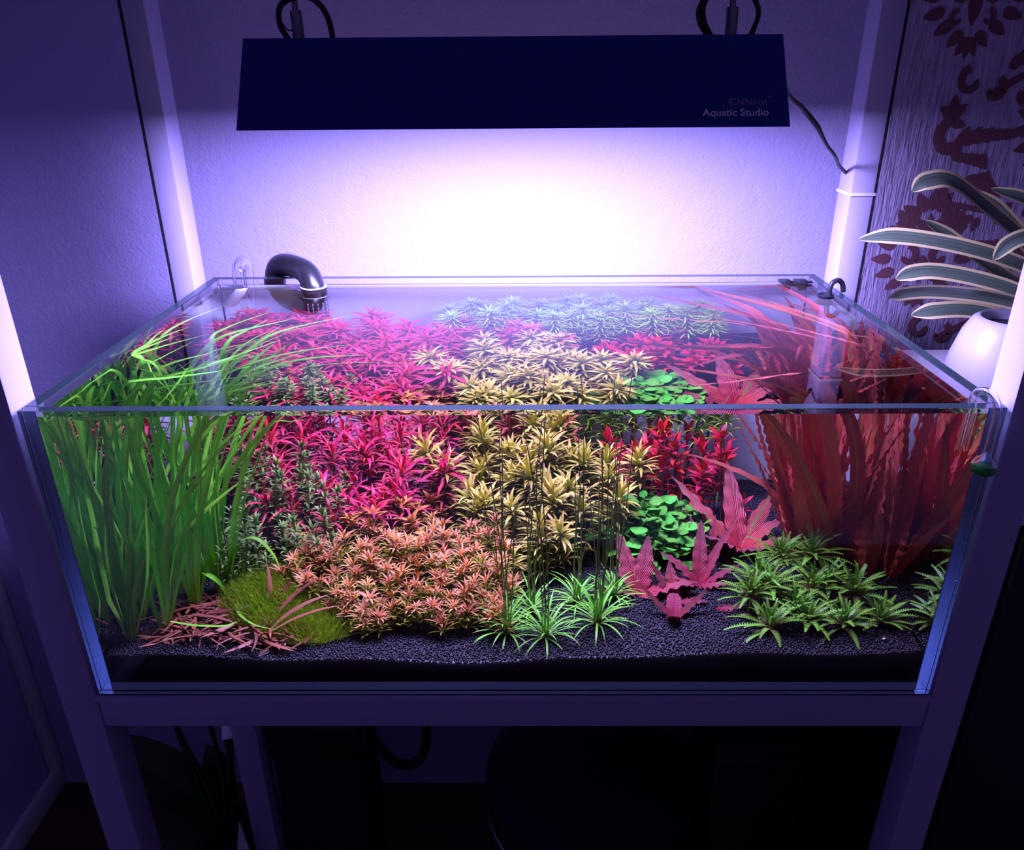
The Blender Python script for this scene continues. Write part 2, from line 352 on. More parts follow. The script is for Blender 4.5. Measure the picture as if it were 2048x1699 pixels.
# ------------------------------------------------------------------ lamp
lx0, lx1 = -0.2575, 0.2645
lamp = thing('aquarium_lamp', (0.0035, 0.25, Z0+0.565), 'dark blue aquarium light hood hanging above the water', 'lamp')
prof = [(0.135, 0.566), (0.192, 0.646), (0.308, 0.646), (0.365, 0.566)]
def lampmesh():
    m = MB(); xa, xb = lx0-0.0035, lx1-0.0035
    P = [(y-0.25, z-0.565) for y, z in prof]; Q = [(y*0.985, z-0.0025) for y, z in P]; Q[0] = (Q[0][0], P[0][1]); Q[3] = (Q[3][0], P[3][1])
    v = [(x, y, z) for x in (xa, xb) for y, z in P]+[(x, y, z) for x in (xa+0.002, xb-0.002) for y, z in Q]
    f = [(0,4,5,1),(1,5,6,2),(2,6,7,3),(0,1,2,3),(4,7,6,5), (8,9,13,12),(9,10,14,13),(10,11,15,14),(8,11,10,9),(12,13,14,15),(0,8,12,4),(3,7,15,11),(0,3,11,8),(4,12,15,7)]
    return m.add(v, f)
o = flat(lampmesh().build('hood', M_HOOD, lamp))
o = flat(MB().box(-0.25, 0.25, -0.105, 0.105, 0.0035, 0.0055).build('led_panel', M_WHITE, lamp))
nd = MB()
for i in range(12):
    for j in range(5): nd.box(-0.235+i*0.0425-0.003, -0.235+i*0.0425+0.003, -0.084+j*0.042-0.003, -0.084+j*0.042+0.003, 0.0022, 0.0034)
d_ = flat(nd.build('led_diodes', M_LEDP, lamp)); d_['kind'] = 'stuff'
lo = bpy.data.objects.new('led_light', LED); COL.objects.link(lo); lo.parent = lamp; lo.location = (0, 0, 0.0012)
def lettering(text, size, m, name, bold=0.0):
    cu = bpy.data.curves.new(name, 'FONT'); cu.body = text; cu.size = size; cu.align_x = 'RIGHT'; cu.offset = bold; cu.resolution_u = 3
    t = bpy.data.objects.new(name, cu); COL.objects.link(t); bpy.context.view_layer.update()
    me = bpy.data.meshes.new_from_object(t); bpy.data.objects.remove(t); me.materials.clear(); me.materials.append(m); me.name = name
    return me
sl = math.atan2(0.646-0.566, 0.192-0.135)      # slope of the hood's front panel
def on_hood(me, name, x, up):
    y = 0.135+up*math.cos(sl)-0.25; z = 0.566+up*math.sin(sl)-0.565
    o = obj(name, me, lamp, (x-0.0035, y-0.0004*math.sin(sl), z+0.0004*math.cos(sl)), (sl, 0, 0)); return o
on_hood(lettering('Aquatic Studio', 0.0105, M_PRINT, 'lettering', 0.00012), 'lettering', 0.2455, 0.0115)
on_hood(lettering('Chihiros', 0.0105, M_PRINT2, 'lettering', 0.0), 'lettering', 0.2450, 0.0225)
on_hood(mesh('registered_mark', [(0.0008*math.cos(a), 0.0008*math.sin(a), 0) for a in np.linspace(0, 2*math.pi, 10, endpoint=False)], [tuple(range(10))], M_PRINT2), 'registered_mark', 0.2475, 0.0315)
def lamp_tube(name, pts, r, m, k=8, n=40):
    p = spline(pts, n)-np.array([0.0035, 0.25, 0.565]); o = MB().tube(p, r, k).build(name, m, lamp); return auto(o)
for cx in (-0.2178, 0.2280):
    lamp_tube('cable_gripper', [(cx, 0.25, 0.645), (cx, 0.25, 0.66), (cx-0.0005, 0.25, 0.673)], 0.0062, M_STEEL, 12, 8)
    lamp_tube('gripper_collar', [(cx-0.0005, 0.25, 0.673), (cx-0.0005, 0.25, 0.678), (cx-0.0005, 0.25, 0.683)], 0.0032, M_STEEL, 10, 6)
    lamp_tube('steel_cable', [(cx-0.0005, 0.25, 0.68), (cx-0.0005, 0.25, 0.85), (cx-0.0005, 0.25, ZT-0.0705)], 0.0009, M_STEEL, 6, 6)
lamp_tube('coiled_wire', [(-0.2265, 0.245, 0.645), (-0.2345, 0.245, 0.660), (-0.2325, 0.245, 0.676), (-0.220, 0.245, 0.684), (-0.203, 0.245, 0.685), (-0.190, 0.245, 0.676), (-0.1835, 0.245, 0.662), (-0.1815, 0.245, 0.645)], 0.0030, M_RUBBER)
lamp_tube('coiled_wire', [(-0.222, 0.25, 0.655), (-0.229, 0.25, 0.656), (-0.233, 0.25, 0.662)], 0.0008, M_RUBBER, 6, 12)
for k, rr in ((0, 0.0026), (1, 0.0022), (2, 0.0008)):
    d = 0.0022*k
    lamp_tube('coiled_wire', [(0.2085-d, 0.244+d, 0.644), (0.1985-d*1.3, 0.244+d, 0.660), (0.1975-d, 0.244+d, 0.676), (0.210, 0.244+d, 0.690+d), (0.236+d*.5, 0.244+d, 0.690), (0.2505+d*.6, 0.244+d, 0.674), (0.2525+d*.4, 0.244+d, 0.662), (0.2460+d, 0.244+d, 0.644)], rr, M_RUBBER)
lamp_tube('power_cord', [(0.2640, 0.170, 0.600), (0.285, 0.215, 0.589), (0.3192, 0.27, 0.5751), (0.347, 0.30, 0.5568), (0.3622, 0.32, 0.5446), (0.3804, 0.345, 0.5303), (0.4047, 0.38, 0.5154), (0.4309, 0.43, 0.4991), (0.4538, 0.462, 0.486)], np.interp(np.linspace(0, 1, 60), [0, 0.4, 0.6, 1], [0.0034, 0.0032, 0.0020, 0.0024]), M_RUBBER, 8, 60)
M_LEDP.cycles.emission_sampling = 'NONE'

# ------------------------------------------------------------------ leaf makers
def strip(pts, w, side, cols=2, fold=0.0, ruffle=0.0, rf=0.0, ph=0.0, curl=0.0):
    p = np.asarray(pts, float); n = len(p); w = np.asarray(w, float)
    t = np.gradient(p, axis=0); t /= np.linalg.norm(t, axis=1)[:, None]+1e-12
    s = np.asarray(side, float); V = []; UV = []
    us = np.linspace(-1, 1, cols+1)
    for i in range(n):
        s = s-t[i]*(t[i]@s); s /= np.linalg.norm(s)+1e-12; nr = np.cross(s, t[i]); q = i/(n-1)
        for u in us:
            h = fold*abs(u)+curl*u*u+ruffle*u*u*math.sin(rf*q+ph+(1.3 if u < 0 else 0))
            V.append(p[i]+s*w[i]*u+nr*w[i]*h); UV.append(((u+1)/2, q))
    m = cols+1
    F = [(i*m+j, i*m+j+1, (i+1)*m+j+1, (i+1)*m+j) for i in range(n-1) for j in range(cols)]
    return np.array(V), F, np.array(UV)
def prof_lance(t, a=0.75): return np.sin(np.pi*np.clip(t, 0, 1)**a)**0.8*0.97+0.03*(1-t)
def prof_grass(t): return np.minimum(1, (1-t)*3.2)**0.8*(0.65+0.35*np.minimum(1, t*5))+0.01
def prof_ovate(t):
    st_ = np.clip((t-0.28)/0.72, 0, 1); return np.where(t < 0.28, 0.07, 0.07+0.95*np.sin(np.pi*st_**0.8)**0.62)
def leaf_template(name, L, W, m, n=6, e0=0.5, droop=1.2, prof=prof_lance, cols=2, fold=0.15, ruffle=0.0, rf=0.0, curl=0.0, twist=0.0):
    """leaf leaving the origin along +X, rising by e0 and bending down by droop"""
    t = np.linspace(0, 1, n+1); a = e0-droop*t**1.3; d = L/n
    x = np.concatenate([[0], np.cumsum(np.cos(a[:-1])*d)]); z = np.concatenate([[0], np.cumsum(np.sin(a[:-1])*d)])
    y = twist*L*t*t
    V, F, UV = strip(np.stack([x, y, z], -1), W*prof(t), (0, 1, 0), cols, fold, ruffle, rf, random.random()*6, curl)
    return mesh(name, V, F, m, UV)
def joined(name, me_list, m):
    """several placed templates into one mesh: list of (mesh, Matrix)"""
    Vs, Fs, Us, n = [], [], [], 0
    for me, M in me_list:
        co = np.empty(len(me.vertices)*3, np.float32); me.vertices.foreach_get('co', co); co = co.reshape(-1, 3)
        A = np.array(M); Vs.append(co@A[:3, :3].T+A[:3, 3])
        uvl = np.empty(len(me.loops)*2, np.float32); me.uv_layers[0].data.foreach_get('uv', uvl); li = np.empty(len(me.loops), np.int32); me.loops.foreach_get('vertex_index', li)
        uv = np.zeros((len(co), 2)); uv[li] = uvl.reshape(-1, 2); Us.append(uv)
        Fs.append(li.reshape(-1, 4)+n); n += len(co)
    return mesh(name, np.concatenate(Vs), np.concatenate(Fs), m, np.concatenate(Us))
def whorl(name, temps, m, k, elev=(0.0, 0.3), sc_=(0.85, 1.1), z=(0, 0), layers=1):
    L_ = []
    for l in range(layers):
        off = random.random()*6
        for i in range(k):
            a = off+2*math.pi*(i+random.uniform(-.2, .2))/k
            M = Matrix.Translation((0, 0, random.uniform(*z)+l*0.0025)) @ Euler((0, -random.uniform(*elev), a)).to_matrix().to_4x4() @ Matrix.Scale(random.uniform(*sc_), 4)
            L_.append((random.choice(temps), M))
    return joined(name, L_, m)
def stem_mesh(name, r, m):
    t = np.linspace(0, 1, 5); p = np.stack([0.0*t, 0*t, t], -1)
    b = MB().tube(p, 1.0, 5, cap=False); v = np.concatenate(b.v); v[:, :2] *= r
    return mesh(name, v, b.f, m, np.concatenate(b.uv))
def scatter(n, fn, x0, x1, y0, y1, dmin, tries=6000):
    P = []
    for _ in range(tries):
        if len(P) >= n: break
        x, y = random.uniform(x0, x1), random.uniform(y0, y1)
        if fn(x, y) and all((x-a)**2+(y-b)**2 > dmin*dmin for a, b in P): P.append((x, y))
    return P
def stem_plant(sp, x, y, h, tilt=0.08, s=1.0, lean=(0, 0)):
    z = float(soilz(x, y))
    r = thing(sp['name'], (x, y, Z0+z-0.002), sp['label'], 'water plant', sp['group'])
    tx, ty = random.gauss(0, tilt)+lean[0], random.gauss(0, tilt)+lean[1]
    r.rotation_euler = (-ty, tx, random.random()*0.2)
    obj('stem', sp['stem'], r, (0, 0, 0), None, (1, 1, h))
    a = random.random()*6
    if sp.get('crown_n'):
        for i in range(sp['crown_n']):
            a += 2.4; q = i/(sp['crown_n'])
            el = sp['crown_e'][0]+(sp['crown_e'][1]-sp['crown_e'][0])*q+random.gauss(0, 0.1)
            obj('leaf', random.choice(sp['leaf']), r, (0, 0, h-0.012*s*(1-q)), (random.gauss(0, .15), -el, a), s*(0.75+0.35*(1-abs(q-0.4)))*random.uniform(.85, 1.15))
    else:
        obj('leaf_rosette', random.choice(sp['crown']), r, (0, 0, h), (0, 0, a), s*random.uniform(.9, 1.1))
    zz = h-sp['gap']*s; k = 0
    zmin = sp.get('zmin', 0.2)*h
    while zz > zmin and k < sp['max_w']:
        obj('leaf_whorl', random.choice(sp['whorl']), r, (0, 0, zz), (0, 0, random.random()*6.28), s*random.uniform(.9, 1.15))
        zz -= sp['gap']*s*random.uniform(.85, 1.15); k += 1
    return r
def species(name, label, group, leafm, stemm, L, W, k, gap, max_w, e0=0.5, droop=1.2, prof=prof_lance, crown_n=0, crown_e=(0.1, 1.1), crown_layers=2, crown_k=8, crown_elev=(0.1, 0.9), n=6, fold=0.15, stem_r=0.0011, lowm=None, whorl_elev=(-0.1, 0.35), ruffle=0, rf=0, zmin=0.2, curl=0.0, low_scale=1.0):
    T = [leaf_template(name+'_leaf', L*random.uniform(.9, 1.1), W*random.uniform(.9, 1.1), leafm, n, e0*random.uniform(.7, 1.2), droop*random.uniform(.7, 1.3), prof, 2, fold, ruffle, rf, curl, random.uniform(-.15, .15)) for _ in range(4)]
    lm = lowm or leafm
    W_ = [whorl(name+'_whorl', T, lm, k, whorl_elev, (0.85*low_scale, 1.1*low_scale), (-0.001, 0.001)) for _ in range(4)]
    C_ = [whorl(name+'_rosette', T, leafm, crown_k, crown_elev, (0.6, 1.05), (-0.002, 0.002), crown_layers) for _ in range(3)] if not crown_n else None
    return dict(name=name, label=label, group=group, leaf=T, whorl=W_, crown=C_, stem=stem_mesh(name+'_stem', stem_r, stemm), crown_n=crown_n, crown_e=crown_e, gap=gap, max_w=max_w, zmin=zmin)

# plant colours (leaf pigments)
G_STEM = leafmat('green_stem', (0.2, 0.35, 0.06), (0.2, 0.35, 0.06), var=0.2)
R_STEM = leafmat('red_stem', (0.45, 0.10, 0.08), (0.45, 0.10, 0.08), var=0.2)

# ------------------------------------------------------------------ magenta stem plants
M_MAG = leafmat('magenta_leaf', (0.95, 0.09, 0.20), (0.84, 0.03, 0.10), (0.70, 0.07, 0.08), var=0.45)
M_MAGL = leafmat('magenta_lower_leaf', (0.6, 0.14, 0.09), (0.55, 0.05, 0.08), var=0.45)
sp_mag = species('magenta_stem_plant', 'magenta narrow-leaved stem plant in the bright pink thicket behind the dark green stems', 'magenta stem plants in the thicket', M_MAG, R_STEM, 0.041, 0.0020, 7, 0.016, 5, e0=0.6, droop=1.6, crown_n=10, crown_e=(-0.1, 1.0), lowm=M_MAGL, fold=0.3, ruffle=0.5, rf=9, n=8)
def magtop(x, y): return np.interp(y, [0.2, 0.27, 0.34, 0.40, 0.46], [0.13, 0.175, 0.215, 0.235, 0.225])
for x, y in scatter(56, lambda x, y: (x+0.20)**2/0.125**2+(y-0.315)**2/0.11**2 < 1 and y > 0.21+0.25*max(0, x+0.15), -0.34, -0.07, 0.2, 0.44, 0.022):
    stem_plant(sp_mag, x, y, magtop(x, y)*random.uniform(.86, 1.05)-float(soilz(x, y)), 0.10)
sp_mag2 = dict(sp_mag); sp_mag2['crown_n'] = 0; sp_mag2['name'] = 'red_stem_plant'; sp_mag2['label'] = 'dull red stem plant in the back corner behind the tall green blades'; sp_mag2['group'] = 'red stem plants in the back corner'
M_MAG2 = leafmat('dull_magenta_leaf', (0.75, 0.09, 0.15), (0.62, 0.035, 0.09), (0.6, 0.14, 0.06), var=0.4)
T2 = [leaf_template('dull_leaf', 0.036, 0.003, M_MAG2, 6, 0.5, 1.5, fold=0.3) for _ in range(3)]
sp_mag2['crown'] = [whorl('dull_rosette', T2, M_MAG2, 7, (0, 0.9), (.6, 1.05), (-.002, .002), 2) for _ in range(3)]; sp_mag2['whorl'] = [whorl('dull_whorl', T2, M_MAGL, 5, (-.1, .3)) for _ in range(3)]
for x, y in scatter(26, lambda x, y: True, -0.405, -0.27, 0.33, 0.455, 0.02):
    stem_plant(sp_mag2, x, y, random.uniform(0.19, 0.235)-float(soilz(x, y)), 0.05)

# ------------------------------------------------------------------ dark green fine stem plants
M_DKG = leafmat('dark_green_leaf', (0.28, 0.46, 0.10), (0.16, 0.34, 0.05), (0.12, 0.24, 0.04), var=0.45, tip=(0.42, 0.42, 0.14))
sp_dkg = species('dark_green_stem_plant', 'dark green fine-leaved stem plant beside the lime moss', 'dark green stem plants', M_DKG, G_STEM, 0.015, 0.0018, 5, 0.0095, 9, e0=0.5, droop=1.1, crown_layers=2, crown_k=6, n=4, stem_r=0.0008, crown_elev=(0.3, 1.1))
for x, y in scatter(44, lambda x, y: True, -0.335, -0.205, 0.155, 0.27, 0.0145):
    h = np.interp(y, [0.15, 0.2, 0.27], [0.115, 0.165, 0.205])*random.uniform(.82, 1.1)-float(soilz(x, y))
    if random.random() < 0.1: h += 0.03
    stem_plant(sp_dkg, x, y, h, 0.06)

# ------------------------------------------------------------------ orange broad-leaved stems
M_ORG = leafmat('orange_leaf', (0.8, 0.35, 0.12), (0.75, 0.30, 0.07), (0.45, 0.35, 0.05), var=0.4)
sp_org = species('orange_stem_plant', 'orange broad-leaved stem plant behind the pink mound', 'orange stem plants behind the pink mound', M_ORG, G_STEM, 0.019, 0.0042, 4, 0.012, 4, e0=0.5, droop=0.9, crown_layers=2, crown_k=5, n=5)
for x, y in scatter(15, lambda x, y: True, -0.19, -0.085, 0.195, 0.245, 0.017):
    stem_plant(sp_org, x, y, random.uniform(0.115, 0.145)-float(soilz(x, y)), 0.1)

# ------------------------------------------------------------------ yellow stem plants
M_YEL = leafmat('yellow_leaf', (0.80, 0.68, 0.16), (0.70, 0.66, 0.09), (0.60, 0.74, 0.08), var=0.35, tip=(0.80, 0.56, 0.14))
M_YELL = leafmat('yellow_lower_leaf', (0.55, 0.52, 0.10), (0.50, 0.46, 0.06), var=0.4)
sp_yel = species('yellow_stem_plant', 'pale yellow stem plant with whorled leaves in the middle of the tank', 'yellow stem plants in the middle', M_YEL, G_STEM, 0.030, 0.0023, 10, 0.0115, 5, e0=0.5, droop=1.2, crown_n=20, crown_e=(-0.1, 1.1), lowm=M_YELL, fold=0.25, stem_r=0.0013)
def yeltop(y): return np.interp(y, [0.18, 0.235, 0.30, 0.36], [0.098, 0.165, 0.192, 0.205])
for x, y in scatter(38, lambda x, y: (x-0.012)**2/0.105**2+(y-0.275)**2/0.095**2 < 1, -0.1, 0.12, 0.185, 0.365, 0.021):
    stem_plant(sp_yel, x, y, yeltop(y)*random.uniform(.82, 1.04)-float(soilz(x, y)), 0.11, random.uniform(.9, 1.15))
r = stem_plant(sp_yel, 0.163, 0.310, 0.176-float(soilz(0.163, 0.31)), 0.02); r['label'] = 'solitary yellow stem plant standing between the dark red stems'; del r['group']
r = stem_plant(sp_yel, 0.060, 0.345, 0.214-float(soilz(0.06, 0.345)), 0.02); r['label'] = 'tallest yellow stem plant, rising above its clump'; del r['group']

# ------------------------------------------------------------------ brick-red stems at the back
M_BRK = leafmat('brick_red_leaf', (0.65, 0.17, 0.10), (0.6, 0.11, 0.07), (0.4, 0.16, 0.05), var=0.4)
sp_brk = species('brick_red_stem_plant', 'brick red narrow-leaved stem plant behind the yellow clump', 'brick red stem plants at the back', M_BRK, R_STEM, 0.028, 0.0024, 5, 0.014, 5, e0=0.5, droop=1.0, n=5, crown_layers=2, crown_k=6)
for x, y in scatter(24, lambda x, y: True, -0.115, 0.065, 0.375, 0.44, 0.018):
    stem_plant(sp_brk, x, y, random.uniform(0.185, 0.235)-float(soilz(x, y)), 0.07)

# ------------------------------------------------------------------ fine green rosette stems at the back
M_FIN = leafmat('fine_green_leaf', (0.46, 0.72, 0.05), (0.36, 0.66, 0.035), (0.24, 0.50, 0.03), var=0.3)
sp_fin = species('fine_green_stem_plant', 'light green needle-leaved stem plant along the back glass', 'needle-leaved green stem plants at the back', M_FIN, G_STEM, 0.033, 0.0013, 13, 0.013, 6, e0=0.55, droop=1.0, n=5, crown_layers=3, crown_k=12, crown_elev=(0.0, 1.0), stem_r=0.0017)
for x, y in scatter(36, lambda x, y: y > 0.405-0.12*max(0, x-0.02) and y > 0.405, -0.10, 0.285, 0.38, 0.462, 0.024):
    stem_plant(sp_fin, x, y, random.uniform(0.235, 0.272)-float(soilz(x, y)), 0.05)

# ------------------------------------------------------------------ dark red stems
M_DKR = leafmat('crimson_leaf', (0.85, 0.05, 0.09), (0.72, 0.015, 0.05), (0.5, 0.02, 0.05), var=0.45)
sp_dkr = species('crimson_stem_plant', 'dark crimson stem plant with pointed leaves behind the round-leaved bush', 'dark crimson stem plants', M_DKR, R_STEM, 0.023, 0.0036, 3, 0.014, 4, e0=0.5, droop=0.7, crown_n=6, crown_e=(0.2, 1.2), stem_r=0.0013, n=5)
for x, y in scatter(20, lambda x, y: True, 0.135, 0.275, 0.34, 0.405, 0.02):
    stem_plant(sp_dkr, x, y, random.uniform(0.125, 0.212)-float(soilz(x, y)), 0.10)
stem_plant(sp_dkr, 0.295, 0.35, 0.085-float(soilz(.29, .35))+0.02, 0.1)

# ------------------------------------------------------------------ pink mound
M_PNK = leafmat('salmon_leaf', (0.93, 0.46, 0.17), (0.90, 0.37, 0.13), (0.7, 0.42, 0.08), var=0.3)
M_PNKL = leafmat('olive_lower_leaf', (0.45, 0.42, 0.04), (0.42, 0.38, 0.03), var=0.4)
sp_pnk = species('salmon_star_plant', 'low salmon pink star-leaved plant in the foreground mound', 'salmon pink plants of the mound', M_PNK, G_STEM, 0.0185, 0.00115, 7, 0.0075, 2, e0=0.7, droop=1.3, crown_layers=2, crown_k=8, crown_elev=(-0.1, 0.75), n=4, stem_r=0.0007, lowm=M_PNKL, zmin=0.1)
def mound(x, y):
    d = 1-((x+0.13)/0.135)**2
    return max(0, d)**0.5
for x, y in scatter(225, lambda x, y: mound(x, y) > 0.02 and y > 0.062+0.02*abs(math.sin(x*40)) and not (x < -0.2 and y < 0.115), -0.26, -0.005, 0.058, 0.205, 0.0098):
    top = np.interp(y, [0.055, 0.075, 0.11, 0.16, 0.205], [0.052, 0.068, 0.090, 0.112, 0.128])-0.012*(1-mound(x, y))
    stem_plant(sp_pnk, x, y, max(0.012, top*random.uniform(.92, 1.08)-float(soilz(x, y))), 0.15, random.uniform(.85, 1.2))

# ------------------------------------------------------------------ round-leaved green bush
M_RND = leafmat('round_green_leaf', (0.30, 0.84, 0.12), (0.15, 0.72, 0.06), var=0.3, rib=0.08, vein=0.0004)
sp_r = [leaf_template('round_leaf', 0.029, 0.0098, M_RND, 8, 0.35, 0.8, prof_ovate, 4, 0.1, 0.08, 5, -0.12) for _ in range(4)]
rstem = stem_mesh('round_stem', 0.0011, G_STEM)
for x, y in scatter(44, lambda x, y: (x-0.17)**2/0.063**2+(y-0.272)**2/0.05**2 < 1, 0.1, 0.235, 0.22, 0.325, 0.0115):
    z = float(soilz(x, y)); d = ((x-0.17)/0.063)**2+((y-0.285)/0.055)**2
    h = (0.130-0.032*d+0.0*y)*random.uniform(.88, 1.03)-z
    if y < 0.25: h = min(h, np.interp(y, [0.22, 0.25], [0.028, 0.06]))
    r = thing('round_leaved_plant', (x, y, Z0+z-0.002), 'bright green round-leaved stem in the compact bush beside the pink plants', 'water plant', 'round-leaved green stems', (random.gauss(0, .12), random.gauss(0, .12), 0))
    obj('stem', rstem, r, scale=(1, 1, h))
    a = random.random()*6
    for i in range(3):
        for sgn in (0, math.pi):
            s_ = (0.62, 1.0, 0.95)[i]*random.uniform(.85, 1.1)
            obj('leaf', random.choice(sp_r), r, (0, 0, h-(0, 0.006, 0.018)[i]), (random.gauss(0, .2), -(0.55, 0.15, -0.05)[i]+random.gauss(0, .15), a+sgn), s_)
        a += 1.57+random.gauss(0, .2)

# ------------------------------------------------------------------ long blades that grow up to the surface and trail along it
def grow(start, d, L, n, flow=(0, 0, 0), wob=0.0, sag=0.0, zs=None, xlim=0.432):
    zs = ZW-0.004 if zs is None else zs
    p = np.array(start, float); d = np.array(d, float); d /= np.linalg.norm(d); st_ = L/n; P = [p.copy()]; w = np.zeros(3); fl = np.array(flow, float)
    for i in range(n):
        t = i/n; w = 0.8*w+rng.normal(size=3)*wob
        d = d+(fl*t**1.5*3+np.array([0, 0, -sag*t*2])+w)*st_
        room = zs-p[2]
        if room < 0.05 and d[2] > 0: d[2] *= max(0.0, room/0.05)**0.5
        d /= np.linalg.norm(d)
        q = p+d*st_
        if q[2] > zs: q[2] = zs-random.random()*0.003
        if abs(q[0]) > xlim: q[0] = math.copysign(xlim-random.random()*0.002, q[0]); d[0] *= -0.15
        if q[1] > 0.486: q[1] = 0.486; d[1] *= -0.1
        if q[1] < 0.020: q[1] = 0.020; d[1] *= -0.3
        zz = float(soilz(q[0], q[1]))+0.003
        if q[2] < zz: q[2] = zz
        p = q; P.append(p.copy())
    return np.array(P)
def blade(root, name, P, W, m, prof, side, cols=2, **kw):
    t = np.linspace(0, 1, len(P)); o0 = np.array([root.location.x, root.location.y, root.location.z-Z0])
    V, F, UV = strip(P-o0, W*prof(t), side, cols, **kw)
    return obj(name, mesh(name, V, F, m, UV), root)

M_GRS = leafmat('grass_green_blade', (0.46, 0.90, 0.10), (0.22, 0.76, 0.035), (0.50, 0.82, 0.13), trans=0.35, var=0.4, rib=0.3, bs=0.2)
gspots = [(-0.418, 0.050, 'tall green blade plant in the front corner by the side glass'), (-0.386, 0.072, 'tall green blade plant just behind the pile of red cuttings'), (-0.420, 0.095, 'tall green blade plant second along the side glass'),
          (-0.392, 0.118, None), (-0.425, 0.145, None), (-0.365, 0.128, None), (-0.395, 0.165, None), (-0.345, 0.165, 'tall green blade plant nearest the lime moss'), (-0.372, 0.200, None), (-0.415, 0.205, None), (-0.355, 0.225, None)]
for gi, (x, y, lab) in enumerate(gspots):
    z = float(soilz(x, y))
    r = thing('tall_grass_plant', (x, y, Z0+z-0.002), lab or 'tall green grass-like water plant in the clump along the side glass', 'water plant', 'tall green blade plants')
    for i in range(12 if gi > 1 else 10):
        a = random.random()*6.28; e = random.uniform(0.02, 0.42)
        d = (math.cos(a)*e+0.08, math.sin(a)*e*0.8, 1)
        Lb = random.uniform(0.26, 0.42) if random.random() < 0.42 else random.uniform(0.13, 0.27)
        fx = random.uniform(0.3, 3.2) if random.random() < 0.75 else random.uniform(-1.0, 0.5)
        P = grow((x+math.cos(a)*0.003, y+math.sin(a)*0.003, z), d, Lb, 22, (fx*0.8, random.uniform(-0.6, 1.8), 0), 0.95, random.uniform(0, 0.8))
        blade(r, 'leaf', P, random.uniform(0.0022, 0.0042), M_GRS, prof_grass, (math.cos(a+1.57), math.sin(a+1.57), 0), 2, fold=0.3)
# one bowed blade with its tip down on the moss
r = thing('tall_grass_plant', (-0.325, 0.152, Z0+float(soilz(-.325, .152))), 'green plant with one blade bowed over in an arch by the lime moss', 'water plant')
for pts in ([(-.325, .152, .05), (-.322, .15, .10), (-.305, .145, .135), (-.285, .14, .14), (-.268, .135, .12), (-.262, .13, .10)], [(-.325, .152, .05), (-.34, .14, .085), (-.352, .13, .10)], [(-.325, .152, .05), (-.318, .15, .085), (-.31, .15, .115)], [(-.325, .152, .05), (-.335, .16, .09), (-.34, .165, .14)]):
    blade(r, 'leaf', spline(pts, 18), 0.0035, M_GRS, prof_grass, (0.3, 1, 0), 2, fold=0.3)
# green feathery tuft behind the moss
r = thing('feathery_green_plant', (-0.315, 0.205, Z0+float(soilz(-.315, .205))), 'small bright green feathery tuft behind the moss', 'water plant')
for i in range(16):
    a = i*2.4; P = grow((-0.315, 0.205, float(soilz(-.315, .205))), (math.cos(a)*.6, math.sin(a)*.6, 1), random.uniform(.04, .065), 7, (0, 0, 0), 0.3, 3)
    blade(r, 'leaf', P, 0.0018, M_GRS, prof_grass, (math.cos(a+1.57), math.sin(a+1.57), 0), 2, fold=0.2)

# ------------------------------------------------------------------ tall red crinkled plants
M_CRY = leafmat('red_brown_blade', (0.55, 0.60, 0.10), (0.92, 0.16, 0.11), (0.75, 0.11, 0.07), trans=0.35, var=0.45, rib=0.22, bs=0.5, vein=0.0008)
M_CRY2 = leafmat('rose_red_blade', (0.95, 0.24, 0.13), (0.96, 0.19, 0.17), (0.8, 0.12, 0.09), trans=0.35, var=0.4, rib=0.16, bs=0.5, vein=0.0008)
cspots = [(0.352, 0.232, 9, 'crinkled red-brown plant nearest the large pink one'), (0.372, 0.25, 9, None), (0.395, 0.228, 9, None), (0.412, 0.255, 7, None), (0.385, 0.29, 8, None), (0.362, 0.275, 8, None), (0.424, 0.20, 7, 'crinkled red-brown plant against the side glass behind the crimped green rosettes'), (0.41, 0.30, 7, None)]
for ci, (x, y, n, lab) in enumerate(cspots):
    z = float(soilz(x, y))
    r = thing('red_crinkled_plant', (x, y, Z0+z-0.002), lab or 'tall red-brown plant with crinkled strap leaves reaching the surface', 'water plant', 'tall red crinkled plants')
    for i in range(n):
        a = random.random()*6.28; e = random.uniform(0.08, 0.62)
        d = (math.cos(a)*e-0.14, math.sin(a)*e, 1)
        kind = random.random()
        if kind < 0.22: Lb, fl = random.uniform(0.34, 0.56), (random.uniform(-3.2, -0.9), random.uniform(0.6, 3.0), 0)
        elif kind < 0.55: Lb, fl = random.uniform(0.25, 0.36), (random.uniform(-1.4, 0.8), random.uniform(-1.6, 1.0), 0)
        else: Lb, fl = random.uniform(0.14, 0.26), (random.uniform(-1.5, 1.5), random.uniform(-1.5, 0.5), 0)
        P = grow((x+math.cos(a)*0.004, y+math.sin(a)*0.004, z), d, Lb, 54, fl, 0.16, random.uniform(0, 0.9))
        L_ = Lb
        blade(r, 'leaf', P, random.uniform(0.0072, 0.0112), M_CRY if random.random() < 0.5 else M_CRY2, lambda t: prof_lance(t, 0.62)*0.95+0.08*(1-t), (math.cos(a+1.57), math.sin(a+1.57), 0), 4, fold=0.2, ruffle=0.2, rf=L_*480, ph=random.random()*6)
